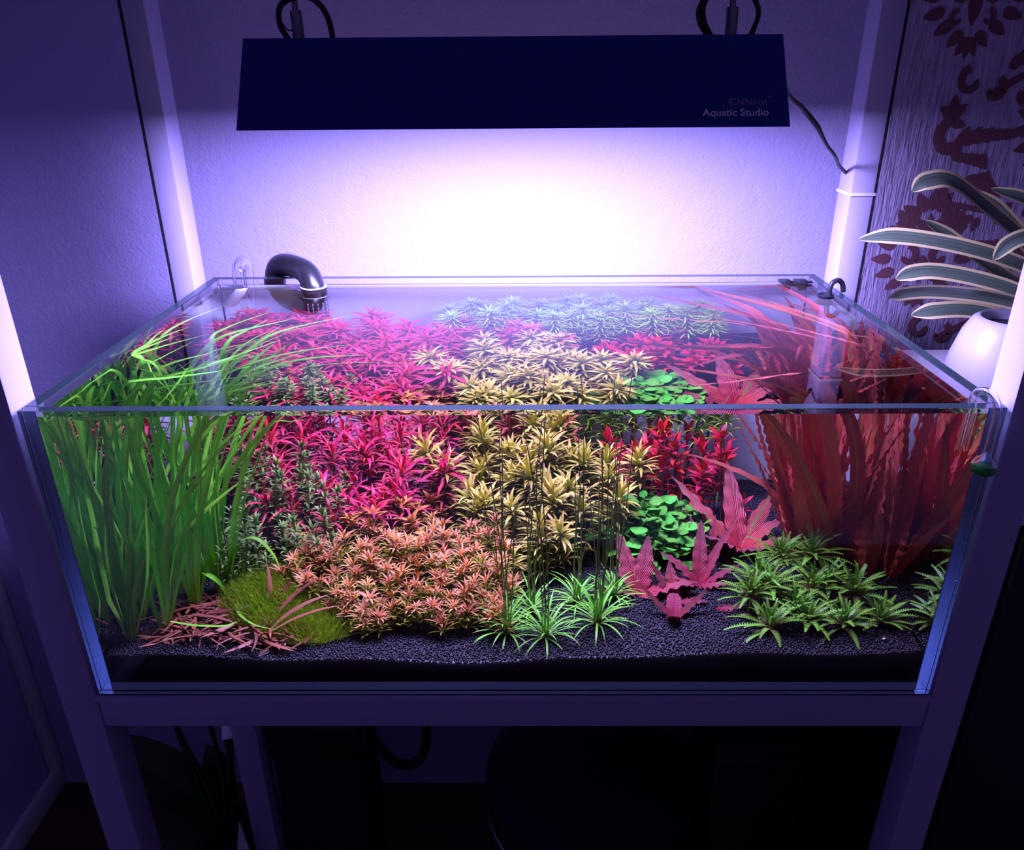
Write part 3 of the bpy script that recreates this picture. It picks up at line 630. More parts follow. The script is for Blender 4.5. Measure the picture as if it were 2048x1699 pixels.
# one long thin leaf reaching left over the open water, as a leaf of the first plant
r0 = next(o for o in COL.objects if o.name == 'red_crinkled_plant')
for pts in ([(.352, .232, .07), (.335, .235, .12), (.30, .24, .165), (.25, .245, .19), (.20, .25, .205)], [(.36, .24, .07), (.33, .23, .2), (.30, .22, .3), (.25, .21, .32), (.19, .205, .322), (.145, .205, .321)], [(.36, .25, .07), (.34, .27, .22), (.32, .31, .31), (.29, .37, .322), (.25, .43, .322), (.215, .482, .322)]):
    blade(r0, 'leaf', spline(pts, 30), 0.0052, M_CRY2, lambda t: prof_lance(t, 0.7), (0.5, 0.8, 0.2), 4, fold=0.2, ruffle=0.2, rf=50)

# ------------------------------------------------------------------ broad pink plants
M_PK = leafmat('pink_ruffled_leaf', (0.72, 0.02, 0.06), (0.98, 0.29, 0.30), (0.97, 0.05, 0.09), var=0.25, rib=0.08, vein=0.0022, trans=0.3, bs=0.85)
M_PK2 = leafmat('pink_brown_leaf', (0.16, 0.40, 0.05), (0.62, 0.10, 0.11), (0.8, 0.06, 0.1), var=0.25, rib=0.22, vein=0.0018, bs=0.4)
def pink(x, y, lab, leaves, s=1.0):
    z = float(soilz(x, y)); r = thing('pink_ruffled_plant', (x, y, Z0+z-0.003), lab, 'water plant', 'pink ruffled plants')
    for (az, el, L, W, droop, mm) in leaves:
        a = math.radians(az); n = 22; el = el-(17 if el > 55 else 5); L *= 1.16; t = np.linspace(0, 1, n+1); e = math.radians(el)-droop*t**1.4; dl = L*s/n
        h = np.concatenate([[0], np.cumsum(np.cos(e[:-1])*dl)]); zz = np.concatenate([[0], np.cumsum(np.sin(e[:-1])*dl)])
        P = np.stack([x+h*math.cos(a), y+h*math.sin(a), z+zz], -1)
        P[:, 2] = np.maximum(P[:, 2], [float(soilz(q[0], q[1]))+0.0015 for q in P])
        V, F, UV = strip(P-np.array([x, y, z-0.003]), 1.12*W*s*(prof_lance(t, 0.7)*0.95+0.1*(1-t)), (-math.sin(a), math.cos(a), 0), 6, fold=0.22, ruffle=0.2, rf=34, ph=random.random()*6, curl=0.05)
        obj('leaf', mesh('leaf', V, F, (M_PK, M_PK2)[mm], UV), r)
pink(0.285, 0.268, 'largest pink ruffled plant with broad leaves before the tall red plants', [(100, 78, .105, .0125, .35, 0), (150, 62, .112, .013, .2, 0), (50, 62, .085, .011, .3, 1), (-20, 38, .075, .0125, .5, 0), (-140, 42, .075, .015, .4, 0), (178, 48, .09, .009, .9, 0), (-75, 40, .05, .013, .6, 0), (20, 50, .07, .01, .6, 0)])
pink(0.150, 0.160, 'pink ruffled plant with two upright leaves beside the tufted grass', [(118, 70, .072, .0115, .2, 0), (75, 72, .066, .0105, .15, 0), (-5, 38, .062, .0125, .75, 0), (195, 28, .045, .006, .6, 0), (-60, 25, .02, .006, .6, 0), (150, 55, .04, .008, .4, 0)])
pink(0.222, 0.178, 'pink ruffled plant with thin pointed leaves in front of the largest one', [(85, 74, .072, .008, .15, 0), (50, 66, .066, .006, .1, 0), (150, 52, .056, .008, .7, 0), (190, 35, .05, .006, .9, 0), (10, 38, .05, .007, .3, 0), (-30, 30, .035, .010, .5, 0), (-150, 25, .05, .006, .6, 0)])
pink(0.190, 0.142, 'short pink plant half hidden between two larger pink ones', [(130, 62, .05, .006, .1, 1), (100, 70, .045, .008, .2, 0), (-20, 25, .035, .008, .5, 0)])
pink(0.183, 0.098, 'small pink plant with three narrow leaves on the open soil in front', [(150, 58, .05, .0045, .1, 1), (85, 50, .052, .008, 1.7, 0), (28, 42, .046, .005, .1, 1), (-100, 60, .03, .0075, .5, 1)])
pink(0.245, 0.236, 'slender pink seedling beside the round-leaved bush', [(130, 72, .06, .005, .1, 0), (80, 80, .055, .004, .1, 0), (40, 72, .06, .004, .1, 0), (160, 70, .045, .004, .1, 1)])
r = pink(0.232, 0.118, 'single pink leaf lying by the small pink plants', [(10, 22, .032, .009, .7, 0)])

# ------------------------------------------------------------------ crimped green rosettes
M_POG = leafmat('crimped_green_leaf', (0.34, 0.28, 0.09), (0.18, 0.46, 0.035), (0.42, 0.24, 0.10), var=0.45, rib=0.12, bs=0.45)
def crimped(L, W, e0, droop, n=38):
    t = np.linspace(0, 1, n+1); a = e0-droop*t**1.3; d = L/n
    x = np.concatenate([[0], np.cumsum(np.cos(a[:-1])*d)]); z = np.concatenate([[0], np.cumsum(np.sin(a[:-1])*d)]); V = []; UV = []
    w = W*(0.35+0.65*np.sin(np.pi*np.clip(t*0.92+0.06, 0, 1)**0.8))
    for i in range(n+1):
        tooth = (1.9 if i % 2 else 0.4)
        for u in (-1, -0.5, 0, 0.5, 1):
            V.append((x[i]-(0.35*W*abs(u)), w[i]*u*(tooth if abs(u) > .9 else 1), z[i]+(0.7*w[i] if i % 2 else -0.5*w[i])*abs(u)**1.5)); UV.append(((u+1)/2, t[i]))
    F = [(i*5+j, i*5+j+1, (i+1)*5+j+1, (i+1)*5+j) for i in range(n) for j in range(4)]
    return mesh('crimped_leaf', V, F, M_POG, UV)
PT = [crimped(random.uniform(.046, .058), 0.0024, random.uniform(.2, .5), random.uniform(.5, 1.1)) for _ in range(5)]
pog = [(0.285, 0.066, 'crimped green rosette closest to the front glass on the pink side'), (0.328, 0.078, None), (0.366, 0.070, 'crimped green rosette in front with a reddish heart'), (0.405, 0.078, 'crimped green rosette nearest the side glass in front'), (0.296, 0.122, None), (0.335, 0.130, None), (0.386, 0.118, None), (0.305, 0.172, 'crimped green rosette at the top of its clump under the large pink plant'), (0.350, 0.178, 'crimped green rosette at the back of its clump under the red plants'), (0.268, 0.105, None), (0.318, 0.100, None), (0.362, 0.142, None), (0.280, 0.142, None)]
for x, y, lab in pog:
    z = float(soilz(x, y)); s = random.uniform(.95, 1.1)
    up = 0.010+0.018*(y > 0.1)+0.018*(y > 0.15)
    r = thing('crimped_rosette_plant', (x, y, Z0+z-0.002), lab or 'green rosette plant with crimped toothed leaves in the front clump', 'water plant', 'crimped green rosettes', (random.gauss(0, .08), random.gauss(0, .08), 0))
    obj('stem', stem_mesh('crown_stem', 0.0016, G_STEM) if 'CST' not in globals() else CST, r, scale=(1, 1, up))
    a = random.random()*6
    for i in range(30):
        a += 2.4; q = i/30; obj('leaf', random.choice(PT), r, (0, 0, up-0.006*(1-q)), (random.gauss(0, .12), -(-0.10+1.25*q**1.1)+random.gauss(0, .08), a), s*(1.0-0.35*q)*random.uniform(.85, 1.1))

# ------------------------------------------------------------------ tufted grass with flower stalks
M_ERI = leafmat('tuft_green_blade', (0.36, 0.82, 0.12), (0.24, 0.76, 0.06), (0.46, 0.80, 0.14), var=0.3, rib=0.3)
M_STK = leafmat('flower_stalk', (0.24, 0.34, 0.07), (0.24, 0.34, 0.07), (0.42, 0.48, 0.20), var=0.25, bs=0.5)
M_BUD = mat('white_flower_head', (0.75, 0.70, 0.62), 0.6)
ET = [leaf_template('tuft_leaf', random.uniform(.042, .060), 0.0011, M_ERI, 7, random.uniform(.45, .8), random.uniform(.9, 1.5), prof_grass, 2, 0.25) for _ in range(6)]
hb = MB().lathe([(0, -0.0012), (0.0011, -0.0008), (0.0016, 0), (0.0012, 0.0009), (0, 0.0013)], k=8); HEAD = mesh('flower_head', np.concatenate(hb.v), hb.f, M_BUD)
eri = [(-0.006, 0.074, 5, 1.0, 'tufted grass nearest the salmon mound, with flower stalks'), (0.037, 0.060, 5, 1.05, 'middle tufted grass of the front three, with flower stalks'), (0.096, 0.086, 9, 1.15, 'widest tufted grass, beside the pink plants'), (0.022, 0.125, 6, .85, None), (0.075, 0.135, 6, .85, None), (0.118, 0.145, 5, .85, None), (-0.015, 0.130, 3, .8, None)]
for x, y, ns, s, lab in eri:
    z = float(soilz(x, y))
    r = thing('tufted_grass_plant', (x, y, Z0+z-0.001), lab or 'smaller tufted grass with flower stalks behind the front three', 'water plant', 'tufted grasses with flower stalks')
    a = random.random()*6
    for i in range(44):
        a += 2.4; q = i/44; obj('leaf', random.choice(ET), r, (0, 0, 0.003+0.006*q), (random.gauss(0, .1), -(-0.35+1.15*q)+random.gauss(0, .08), a), s*random.uniform(.8, 1.1))
    for i in range(ns):
        a = random.random()*6.28; top = random.uniform(0.16, 0.29) if i else 0.30; hh = top-z; sp_ = random.uniform(0, 0.11)
        if x > 0.08: sp_ *= 0.8
        P = np.array([(0, 0, 0.004)])+np.array([(math.cos(a)*sp_*hh*t**1.3+0.004*math.sin(3*t+i), math.sin(a)*sp_*hh*t**1.3, hh*t) for t in np.linspace(0, 1, 9)])
        sk = MB().tube(P, np.interp(np.linspace(0, 1, 9), [0, 1], [0.0008, 0.0005]), 5).build('flower_stalk', M_STK, r)
        obj('flower_head', HEAD, sk, P[-1])

# ------------------------------------------------------------------ lime moss carpet
M_MOS = leafmat('lime_moss', (0.72, 0.92, 0.05), (0.68, 0.90, 0.04), (0.50, 0.66, 0.03), var=0.4, bs=0.6, rib=0.5)
mv, mf, mu = [], [], []; cnt = 0
def mossz(x, y):
    d = ((x+0.270)/0.064)**2+((y-0.140)/0.085)**2
    d2 = ((x+0.225)/0.048)**2+((y-0.085)/0.04)**2
    return max(0.038*max(0, 1-d)**0.6, 0.022*max(0, 1-d2)**0.5)
while cnt < 6500:
    x, y = random.uniform(-.35, -.17), random.uniform(.04, .215); h = mossz(x, y)
    if h <= 0.001: continue
    b0 = np.array([x, y, float(soilz(x, y))+h-0.006]); L_ = random.uniform(.010, .020); a = random.random()*6.28; l = random.uniform(.1, .55)
    gx = (mossz(x+.004, y)-mossz(x-.004, y))/.008; gy = (mossz(x, y+.004)-mossz(x, y-.004))/.008
    d = np.array([math.cos(a)*l-gx*.5, math.sin(a)*l-gy*.5, 1.0]); d /= np.linalg.norm(d); sd = np.array([-math.sin(a), math.cos(a), 0])*0.00055
    p1 = b0+d*L_*.55; d2 = d+np.array([math.cos(a), math.sin(a), -.4])*.6; d2 /= np.linalg.norm(d2); p2 = p1+d2*L_*.45
    i = cnt*5; mv += [b0-sd, b0+sd, p1-sd*.9, p1+sd*.9, p2]; mu += [(0, 0), (1, 0), (0, .55), (1, .55), (.5, 1)]; mf += [(i, i+1, i+3, i+2), (i+2, i+3, i+4)]; cnt += 1
gx_, gy_ = np.meshgrid(np.linspace(-.35, -.17, 46), np.linspace(.04, .215, 46))
o = obj('moss_carpet', mesh('moss_carpet', mv, mf, M_MOS, mu), None, (0, 0, Z0)); tag(o, 'bright lime green hair-like moss mound between the cuttings and the salmon mound', 'moss', kind='stuff')
o.location.z = Z0
cv = [(x, y, float(soilz(x, y))+max(mossz(x, y)-0.0065, -0.004)) for y in gy_[:, 0] for x in gx_[0]]; cf = [(j*46+i, j*46+i+1, (j+1)*46+i+1, (j+1)*46+i) for j in range(45) for i in range(45)]
M_MOSU = mat('moss_thatch', (0.46, 0.62, 0.03), 0.8, 0.1, col2=(0.60, 0.76, 0.04), nscale=300)
obj('moss_thatch', mesh('moss_thatch', cv, cf, M_MOSU), o)

# ------------------------------------------------------------------ red cuttings lying on the soil
M_CUT = leafmat('red_cutting', (0.33, 0.12, 0.06), (0.34, 0.085, 0.05), (0.24, 0.15, 0.045), var=0.65, rib=0.2)
M_CUTP = leafmat('pale_pink_cutting', (0.85, 0.5, 0.5), (0.85, 0.42, 0.42), var=0.2)
CT = []
for i in range(9):
    L_ = random.uniform(.04, .085); n = 8; t = np.linspace(-.5, .5, n+1); bend = random.uniform(-.6, .6); hump = random.uniform(-.12, .25)
    P = np.stack([t*L_, bend*L_*(t*t-.08), hump*L_*(0.25-t*t)], -1); V, F, UV = strip(P, random.uniform(.0016, .0029)*prof_lance(np.linspace(0, 1, n+1), .9), (0, 1, 0), 2, 0.3)
    CT.append(mesh('red_cutting', V, F, M_CUT, UV))
k = 0
while k < 150:
    a, q = random.random()*6.28, random.random()**0.55
    x = -0.318+0.118*q*math.cos(a); y = 0.078+0.072*q*math.sin(a)
    if x < -0.405 or y < 0.034: continue
    pile = 0.013*(1-q*q)
    o = obj('red_leaf_cutting', CT[k % 9], None, (x, y, Z0+float(soilz(x, y))+0.0035+random.random()*pile), (random.gauss(0, .3), random.gauss(0, .09), random.random()*6.28), random.uniform(.8, 1.15))
    tag(o, 'loose reddish brown leaf cutting in the pile on the soil', 'leaf cutting', 'red leaf cuttings on the soil'); k += 1
for i, (x, y, rz, ry) in enumerate(((-.262, .10, .9, -.75), (-.25, .085, .75, -.6), (-.235, .075, .55, -.35), (-.275, .105, 1.4, -1.0), (-.225, .06, .25, -.3))):
    o = obj('red_leaf_cutting', CT[i % 9], None, (x, y, Z0+float(soilz(x, y))+0.03), (0.3, ry, rz), 1.25); tag(o, 'reddish cutting sticking up out of the pile towards the moss', 'leaf cutting', 'cuttings sticking out of the pile')
for (pts, lab) in (([(-.372, .055), (-.345, .048), (-.315, .05), (-.30, .06)], 'green blade lying curved across the red cuttings'), ([(-.31, .10), (-.30, .075), (-.28, .055), (-.255, .045)], 'thin yellowish blade lying over the red cuttings')):
    P = spline([(x, y, float(soilz(x, y))+0.022) for x, y in pts], 16); c0 = P.mean(0); V, F, UV = strip(P-c0, 0.0022*prof_grass(np.linspace(0, 1, 16)), (0, 1, 0), 2, 0.2)
    o = obj('fallen_green_blade', mesh('fallen_green_blade', V, F, M_GRS, UV), None, (c0[0], c0[1], c0[2]+Z0)); tag(o, lab, 'leaf')
PC = []
for (x, y, rz, lab) in ((-.298, .088, .25, 'pale pink leaf scrap on top of the red cuttings'), (-.232, .050, -1.0, 'pale pink leaf scrap at the edge of the red cuttings'), (-.375, .040, .4, 'pale pink curl of leaf in front of the cuttings'), (.262, .094, .1, 'tiny pale pink curl on the bare soil by the small pink plant')):
    V, F, UV = strip(np.stack([np.linspace(-.008, .008, 6), 0.003*np.sin(np.linspace(0, 2.5, 6)), 0.002*np.sin(np.linspace(0, 3.1, 6))], -1), 0.0018*prof_lance(np.linspace(.1, .9, 6)), (0, 1, 0), 2, .1)
    o = obj('pink_leaf_scrap', mesh('pink_leaf_scrap', V, F, M_CUTP, UV), None, (x, y, Z0+float(soilz(x, y))+(.022 if x < -.25 and y > .06 else .0035)), (0, 0, rz)); tag(o, lab, 'leaf scrap')

M_PEB = mat('pale_pebble', (0.8, 0.55, 0.35), 0.5)
for (x, y, lab) in ((.402, .040, 'tiny pale pebble on the soil in the front corner below the crimped rosettes'), (.182, .118, 'tiny pale pebble on the soil behind the small pink plant')):
    b = MB().lathe([(0, -.0013), (.0014, -.001), (.0021, 0), (.0015, .0012), (0, .0015)], k=10); o = b.build('pebble', M_PEB, None, (x, y, Z0+float(soilz(x, y))+.003)); tag(o, lab, 'pebble')

# ------------------------------------------------------------------ pipework and small hardware
def hard(par, name, pts, r, m, k=16, n=40, hollow=0.0):
    o0 = np.array([par.location.x, par.location.y, par.location.z-Z0]); p = spline(pts, n)-o0; b = MB().tube(p, r, k, cap=hollow <= 0)
    if hollow > 0: b.tube(p, r*hollow, k, cap=False, flip=True)
    return auto(b.build(name, m, par), 0.9)
pp = thing('black_outflow_pipe', (-0.287, 0.455, Z0+0.20), 'black elbow pipe hooked over the back glass into the water', 'pipe')
hard(pp, 'elbow', [(-.366, .532, .22), (-.366, .532, .30), (-.364, .531, .328), (-.356, .525, .346), (-.340, .510, .3535), (-.312, .484, .3535), (-.296, .467, .348), (-.288, .456, .333), (-.287, .455, .320), (-.287, .455, .29)], 0.0165, M_BLACK, 22, 60)
hard(pp, 'collar', [(-.287, .455, .333), (-.287, .455, .318)], 0.0185, M_BLACK, 22, 4)
hard(pp, 'seam_ring', [(-.287, .455, .3334), (-.287, .455, .3346)], 0.0188, mat('pale_seal', (0.6, 0.58, 0.45), 0.5), 22, 3)
hard(pp, 'strainer', [(-.287, .455, .292), (-.287, .455, .286), (-.287, .455, .25), (-.287, .455, .16), (-.287, .455, .155)], [0.0165, 0.0205]+[0.0198]*10+[0.0185]*26+[0.016, 0.012], M_BLACK, 22, 40)
for i in range(6):
    for j in range(4):
        a = -1.9+i*0.38; sb = MB().box(-.0009, .0009, -.0006, .0006, -.006, .006, 0.0003); q = auto(sb.build('strainer_slot', M_WHITE, pp, (0.0195*math.cos(a), 0.0195*math.sin(a), .072-j*.018-.0)))
        q.rotation_euler = (0, 0, a-1.57)
gp = thing('glass_inflow_tube', (-0.403, 0.49, Z0+0.25), 'clear glass tube hooked over the back glass beside the black pipe', 'pipe')
hard(gp, 'glass_bend', [(-.404, .522, .24), (-.404, .522, .33), (-.404, .520, .348), (-.404, .508, .3575), (-.404, .496, .3575), (-.403, .486, .350), (-.403, .4835, .337), (-.402, .482, .322)], 0.0095, M_TUBE, 16, 50, 0.62)
hard(gp, 'spout', [(-.402, .481, .324), (-.402, .478, .31), (-.408, .462, .275), (-.413, .452, .255)], np.linspace(0.0088, 0.0115, 20), mat('milky_plastic', (0.8, 0.8, 0.82), 0.35), 16, 20, 0.86)
dc = thing('drop_checker', (0.432, -0.010, Z0+0.284), 'glass bubble checker with green liquid hooked over the front corner', 'gauge')
M_LIQ = mat('green_indicator', (0.01, 0.30, 0.03), 0.12, 0.6)
hard(dc, 'outer_tube', [(.434, -.0125, .294), (.4345, -.0115, .315), (.435, -.0105, .334), (.434, -.004, .3455), (.4315, .006, .3495), (.429, .0165, .345), (.428, .0195, .333)], 0.0038, M_TUBE, 12, 44, 0.72)
hard(dc, 'inner_tube', [(.4255, .0190, .336), (.4255, .0195, .315), (.4252, .0195, .288)], 0.0052, M_TUBE, 14, 20, 0.85)
hard(dc, 'inner_core', [(.428, .0195, .333), (.4258, .0195, .322), (.4255, .0195, .292)], 0.0021, M_TUBE, 8, 14)
b = MB(); b.lathe([(0.0036, .0125), (.0045, .0095), (.0085, .0065), (.0108, .002)], k=24); o = b.build('bulb', M_TUBE, dc, (.002, -.0022, 0))
b = MB(); b.lathe([(0, .0028), (.0106, .0022), (.0116, -.001), (.0105, -.0052), (.0072, -.0086), (.0035, -.0102), (0, -.0106)], k=24); o = auto(b.build('green_liquid', M_LIQ, dc, (.002, -.0022, 0)), 1.0)
def bx(par, name, x0, x1, y0, y1, z0, z1, c, m):
    L0 = par.location; return auto(MB().box(x0-L0.x, x1-L0.x, y0-L0.y, y1-L0.y, z0+Z0-L0.z, z1+Z0-L0.z, c).build(name, m, par))
M_CLIP = mat('black_clip', (0.02, 0.02, 0.03), 0.4, 0.4)
for (x0, x1, lab) in ((.392, .408, 'small black clip on the back glass, the one further from the corner'), (.414, .432, 'black clip on the back glass next to the corner')):
    t_ = thing('black_clip', ((x0+x1)/2, .485, Z0+.325), lab, 'clip', 'clips on the back glass')
    bx(t_, 'clip_body', x0, x1, .4785, .4944, .3285, .3325, .001, M_CLIP); bx(t_, 'clip_jaw', x0+.003, x1-.003, .4735, .4783, .3278, .3355, .001, M_CLIP); bx(t_, 'clip_arm', x1, x1+.012, .480, .485, .3285, .3315, .0008, M_CLIP)
t_ = thing('black_hose_clip', (.433, .40, Z0+.335), 'round black hose clip hooked over the side glass near the back', 'clip')
hard(t_, 'hook', [(.434, .399, .329), (.433, .399, .340), (.436, .400, .3495), (.444, .402, .3525), (.451, .404, .347), (.4545, .405, .336)], 0.0034, M_CLIP, 10, 30)
b = MB(); b.lathe([(0, 0), (.0105, 0), (.0125, .004), (.0115, .0045), (.008, .0015), (0, .001)], k=20); auto(b.build('suction_cup', M_CLIP, t_, (-.004, -.001, -.0055)))
# cable tie round the rear post
t_ = thing('cable_tie', (.471, .46, Z0+.46), 'thin white cable tie round the rear post below the lamp cord', 'cable tie')
for (x0, x1, y0, y1) in ((.4535, .4885, .4345, .4368), (.4535, .4548, .4368, .4825), (.4873, .4885, .4368, .4825), (.4535, .4885, .4825, .4838)): bx(t_, 'strap', x0, x1, y0, y1, .4585, .4625, .0005, M_WHITE)

# ------------------------------------------------------------------ side cabinet, vase and variegated plant
cb = thing('side_cabinet', (.86, .32, 0), 'dark cabinet with a white top standing beside the aquarium', 'cabinet')
CZ = 0.205
bx(cb, 'body', .535, 1.25, .06, .53, -Z0, CZ-.022, .002, M_DARK); bx(cb, 'top', .52, 1.27, .045, .54, CZ-.0218, CZ, .002, M_WHITE)
for x0 in (.54, .90): bx(cb, 'door', x0, x0+.35, .052, .0598, -Z0+.04, CZ-.03, .002, M_DARK)
va = thing('white_vase', (.645, .325, Z0+CZ), 'white vase with a narrow dark mouth on the side cabinet', 'vase')
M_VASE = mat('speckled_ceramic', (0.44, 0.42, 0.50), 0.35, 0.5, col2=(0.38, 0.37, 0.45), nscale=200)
b = MB().lathe([(0.0, 0.0), (.062, 0), (.068, .004), (.069, .02), (.064, .06), (.055, .095), (.046, .113), (.040, .1175), (.036, .1165), (.034, .112), (.038, .095), (.05, .05), (.055, .012), (0, .01)], k=40)
auto(b.build('vase_body', M_VASE, va), 1.2)
MB().lathe([(0, .105), (.0345, .105)], k=32).build('vase_mouth_shade', M_DARK, va)  # dark disc painted in for the shade inside the vase mouth
M_VAR, nt, out = newmat('variegated_leaf'); L = nt.links
uv = N(nt, 'ShaderNodeUVMap'); sx = N(nt, 'ShaderNodeSeparateXYZ'); L.new(uv.outputs[0], sx.inputs[0]); s1 = N(nt, 'ShaderNodeMath', operation='SUBTRACT', i_1=0.5); L.new(sx.outputs[0], s1.inputs[0])
ab = N(nt, 'ShaderNodeMath', operation='ABSOLUTE'); L.new(s1.outputs[0], ab.inputs[0]); rm = N(nt, 'ShaderNodeValToRGB'); L.new(ab.outputs[0], rm.inputs[0])
el = rm.color_ramp.elements; el[0].position = 0.0; el[0].color = (0.09, 0.13, 0.085, 1); el[1].position = 0.5; el[1].color = (0.62, 0.52, 0.22, 1)
for pos, c in ((0.18, (0.07, 0.11, 0.07)), (0.2, (0.16, 0.19, 0.12)), (0.25, (0.08, 0.12, 0.075)), (0.33, (0.09, 0.14, 0.07)), (0.345, (0.64, 0.56, 0.28))): e_ = rm.color_ramp.elements.new(pos); e_.color = c4(c)
b = N(nt, 'ShaderNodeBsdfPrincipled'); b.inputs['Roughness'].default_value = 0.35; L.new(rm.outputs[0], b.inputs['Base Color']); L.new(b.outputs[0], out.inputs[0])
hp = thing('variegated_houseplant', (.83, .36, Z0+CZ), 'houseplant with dark green cream-edged strap leaves on the side cabinet', 'houseplant')
b = MB().lathe([(0, 0), (.055, 0), (.075, .10), (.079, .10), (.079, .11), (.07, .11), (.068, .09), (0, .088)], k=32); auto(b.build('flower_pot', M_CHAR, hp), 1.0)
b = MB().tube(spline([(0, 0, .08), (-.004, .003, .12), (-.012, 0, .17)], 10), .012, 10); b.build('stem', G_STEM, hp)
HL = [  # control points in tank coordinates, half width
 ([(.80, .365, .335), (.70, .36, .385), (.60, .35, .45), (.54, .345, .488), (.505, .34, .489), (.488, .336, .478)], .0125),
 ([(.80, .35, .32), (.70, .345, .365), (.62, .345, .395), (.55, .35, .412), (.49, .36, .419), (.446, .365, .415)], .0125),
 ([(.80, .38, .30), (.72, .40, .33), (.66, .41, .362), (.60, .42, .40), (.555, .425, .428)], .014),
 ([(.80, .34, .30), (.70, .34, .335), (.62, .345, .362), (.55, .35, .376), (.515, .352, .374), (.497, .352, .366)], .0105),
 ([(.80, .33, .30), (.70, .335, .325), (.62, .34, .345), (.55, .345, .352), (.508, .35, .348), (.492, .35, .342)], .0105),
 ([(.80, .345, .29), (.70, .36, .30), (.62, .37, .318), (.57, .372, .318), (.537, .372, .312)], .0115),
 ([(.80, .31, .36), (.70, .30, .415), (.63, .30, .430), (.60, .30, .423), (.585, .30, .402)], .010),
 ([(.81, .38, .31), (.74, .42, .36), (.68, .44, .42), (.63, .45, .462)], .016),
 ([(.81, .37, .34), (.74, .38, .41), (.68, .39, .452), (.62, .40, .472)], .012),
 ([(.83, .37, .33), (.84, .40, .42), (.83, .43, .52), (.80, .45, .58)], .013), ([(.85, .36, .33), (.92, .36, .42), (.98, .36, .46), (1.03, .36, .46)], .013)]
for i, (pts, w) in enumerate(HL):
    P = spline(pts, 26); t = np.linspace(0, 1, 26); o0 = np.array([.83, .36, CZ])
    P = np.vstack([spline([(.826, .36, CZ+.15), tuple(pts[0])], 6)[:-1], P]); t = np.linspace(0, 1, len(P))
    V, F, UV = strip(P-o0, w*(0.45+0.55*np.minimum(1, t*2.2))*np.minimum(1, (1-t)*6.5+0.02)**0.6, (0.1, 0.30, 0.9), 8, fold=0.28, ruffle=0.05, rf=6, ph=i, curl=-.1)
    obj('leaf', mesh('leaf', V, F, M_VAR, UV), hp)

# ------------------------------------------------------------------ flocked damask on the wallpaper
dm_n = [0]
def petal(m, cx, cz, L, W, ang, bend=0.0):
    n = 9; W *= 0.84; t = np.linspace(0, 1, n); w = W*np.sin(np.pi*t**0.7)**0.8; ca, sa = math.cos(ang), math.sin(ang)
    px = t*L; py = bend*L*t*t; pts = [(px[i], py[i]+w[i]) for i in range(n)]+[(px[i], py[i]-w[i]) for i in range(n-2, 0, -1)]
    poly = [(cx+a_*ca-b_*sa, cz+a_*sa+b_*ca) for a_, b_ in pts]; dm_n[0] += 1; m.prism(poly, YW-0.0009-0.00003*(dm_n[0] % 53), YW+0.002)
def band(m, pts, w0, w1):
    P = spline([(x, 0, z) for x, z in pts], 18)[:, [0, 2]]; T = np.gradient(P, axis=0); T /= np.linalg.norm(T, axis=1)[:, None]; Nn = np.stack([-T[:, 1], T[:, 0]], -1); w = np.linspace(w0, w1, 18)[:, None]
    A = P+Nn*w; B = P-Nn*w
    for i in range(17): m.prism([tuple(A[i]), tuple(A[i+1]), tuple(B[i+1]), tuple(B[i])], YW-0.0026-0.00003*(i % 7), YW+0.002)
def volute(m, cx, cz, s, ang, flip=1):
    a = np.linspace(0, 4.6, 12); r = s*(1-a/6.2); band(m, [(cx+math.cos(ang+flip*q)*rr, cz+math.sin(ang+flip*q)*rr) for q, rr in zip(a, r)], s*.30, s*.22)
def medallion(cx, cz, s):
    m = MB()
    for i in range(7): petal(m, cx+math.cos(math.pi*i/6)*.018*s, cz+.03*s+math.sin(math.pi*i/6)*.02*s, .036*s, .0115*s, math.pi*i/6)
    for i in range(5): petal(m, cx, cz+.012*s, .034*s, .0085*s, math.pi*(0.1+0.2*i))
    for sg in (-1, 1):
        for k_, (dx, dz, L_, an) in enumerate(((.045, .01, .036, .3), (.062, -.005, .034, .05), (.066, -.024, .033, -.25), (.058, -.043, .032, -.55), (.044, -.058, .03, -.85), (.028, -.07, .028, -1.1), (.05, .028, .03, .75))):
            petal(m, cx+sg*(dx-.016)*s, cz+dz*s, L_*s, .0105*s, an if sg > 0 else math.pi-an, .18*sg)
        volute(m, cx+sg*.026*s, cz-.022*s, .017*s, math.pi/2, sg); volute(m, cx+sg*.022*s, cz-.055*s, .011*s, math.pi/2, -sg)
    petal(m, cx, cz-.02*s, .045*s, .012*s, -math.pi/2)
    for an in (-.5, 0, .5): petal(m, cx, cz-.078*s, .03*s, .0085*s, -math.pi/2+an)
    return m.build('damask_motif', M_FLOCK, WALLR, (0, 0, Z0), smooth=False)
def sprig(cx, cz, s, fl):
    m = MB(); volute(m, cx, cz, .020*s, math.pi*.6, fl); volute(m, cx+fl*.035*s, cz-.012*s, .018*s, math.pi*.4, -fl)
    band(m, [(cx+fl*.03*s, cz-.02*s), (cx+fl*.06*s, cz+.0*s), (cx+fl*.10*s, cz+.022*s)], .006*s, .0045*s)
    for i in range(6): petal(m, cx+fl*(.05+.012*i)*s, cz+(.018+.004*i)*s, .03*s, .0095*s, math.pi/2-fl*(.9-.35*i), .2*fl)
    for i in range(4): petal(m, cx+fl*(.075+.012*i)*s, cz-.012*s+.004*i*s, .024*s, .008*s, -math.pi/2+fl*(.3+.3*i))
    return m.build('damask_motif', M_FLOCK, WALLR, (0, 0, Z0), smooth=False)
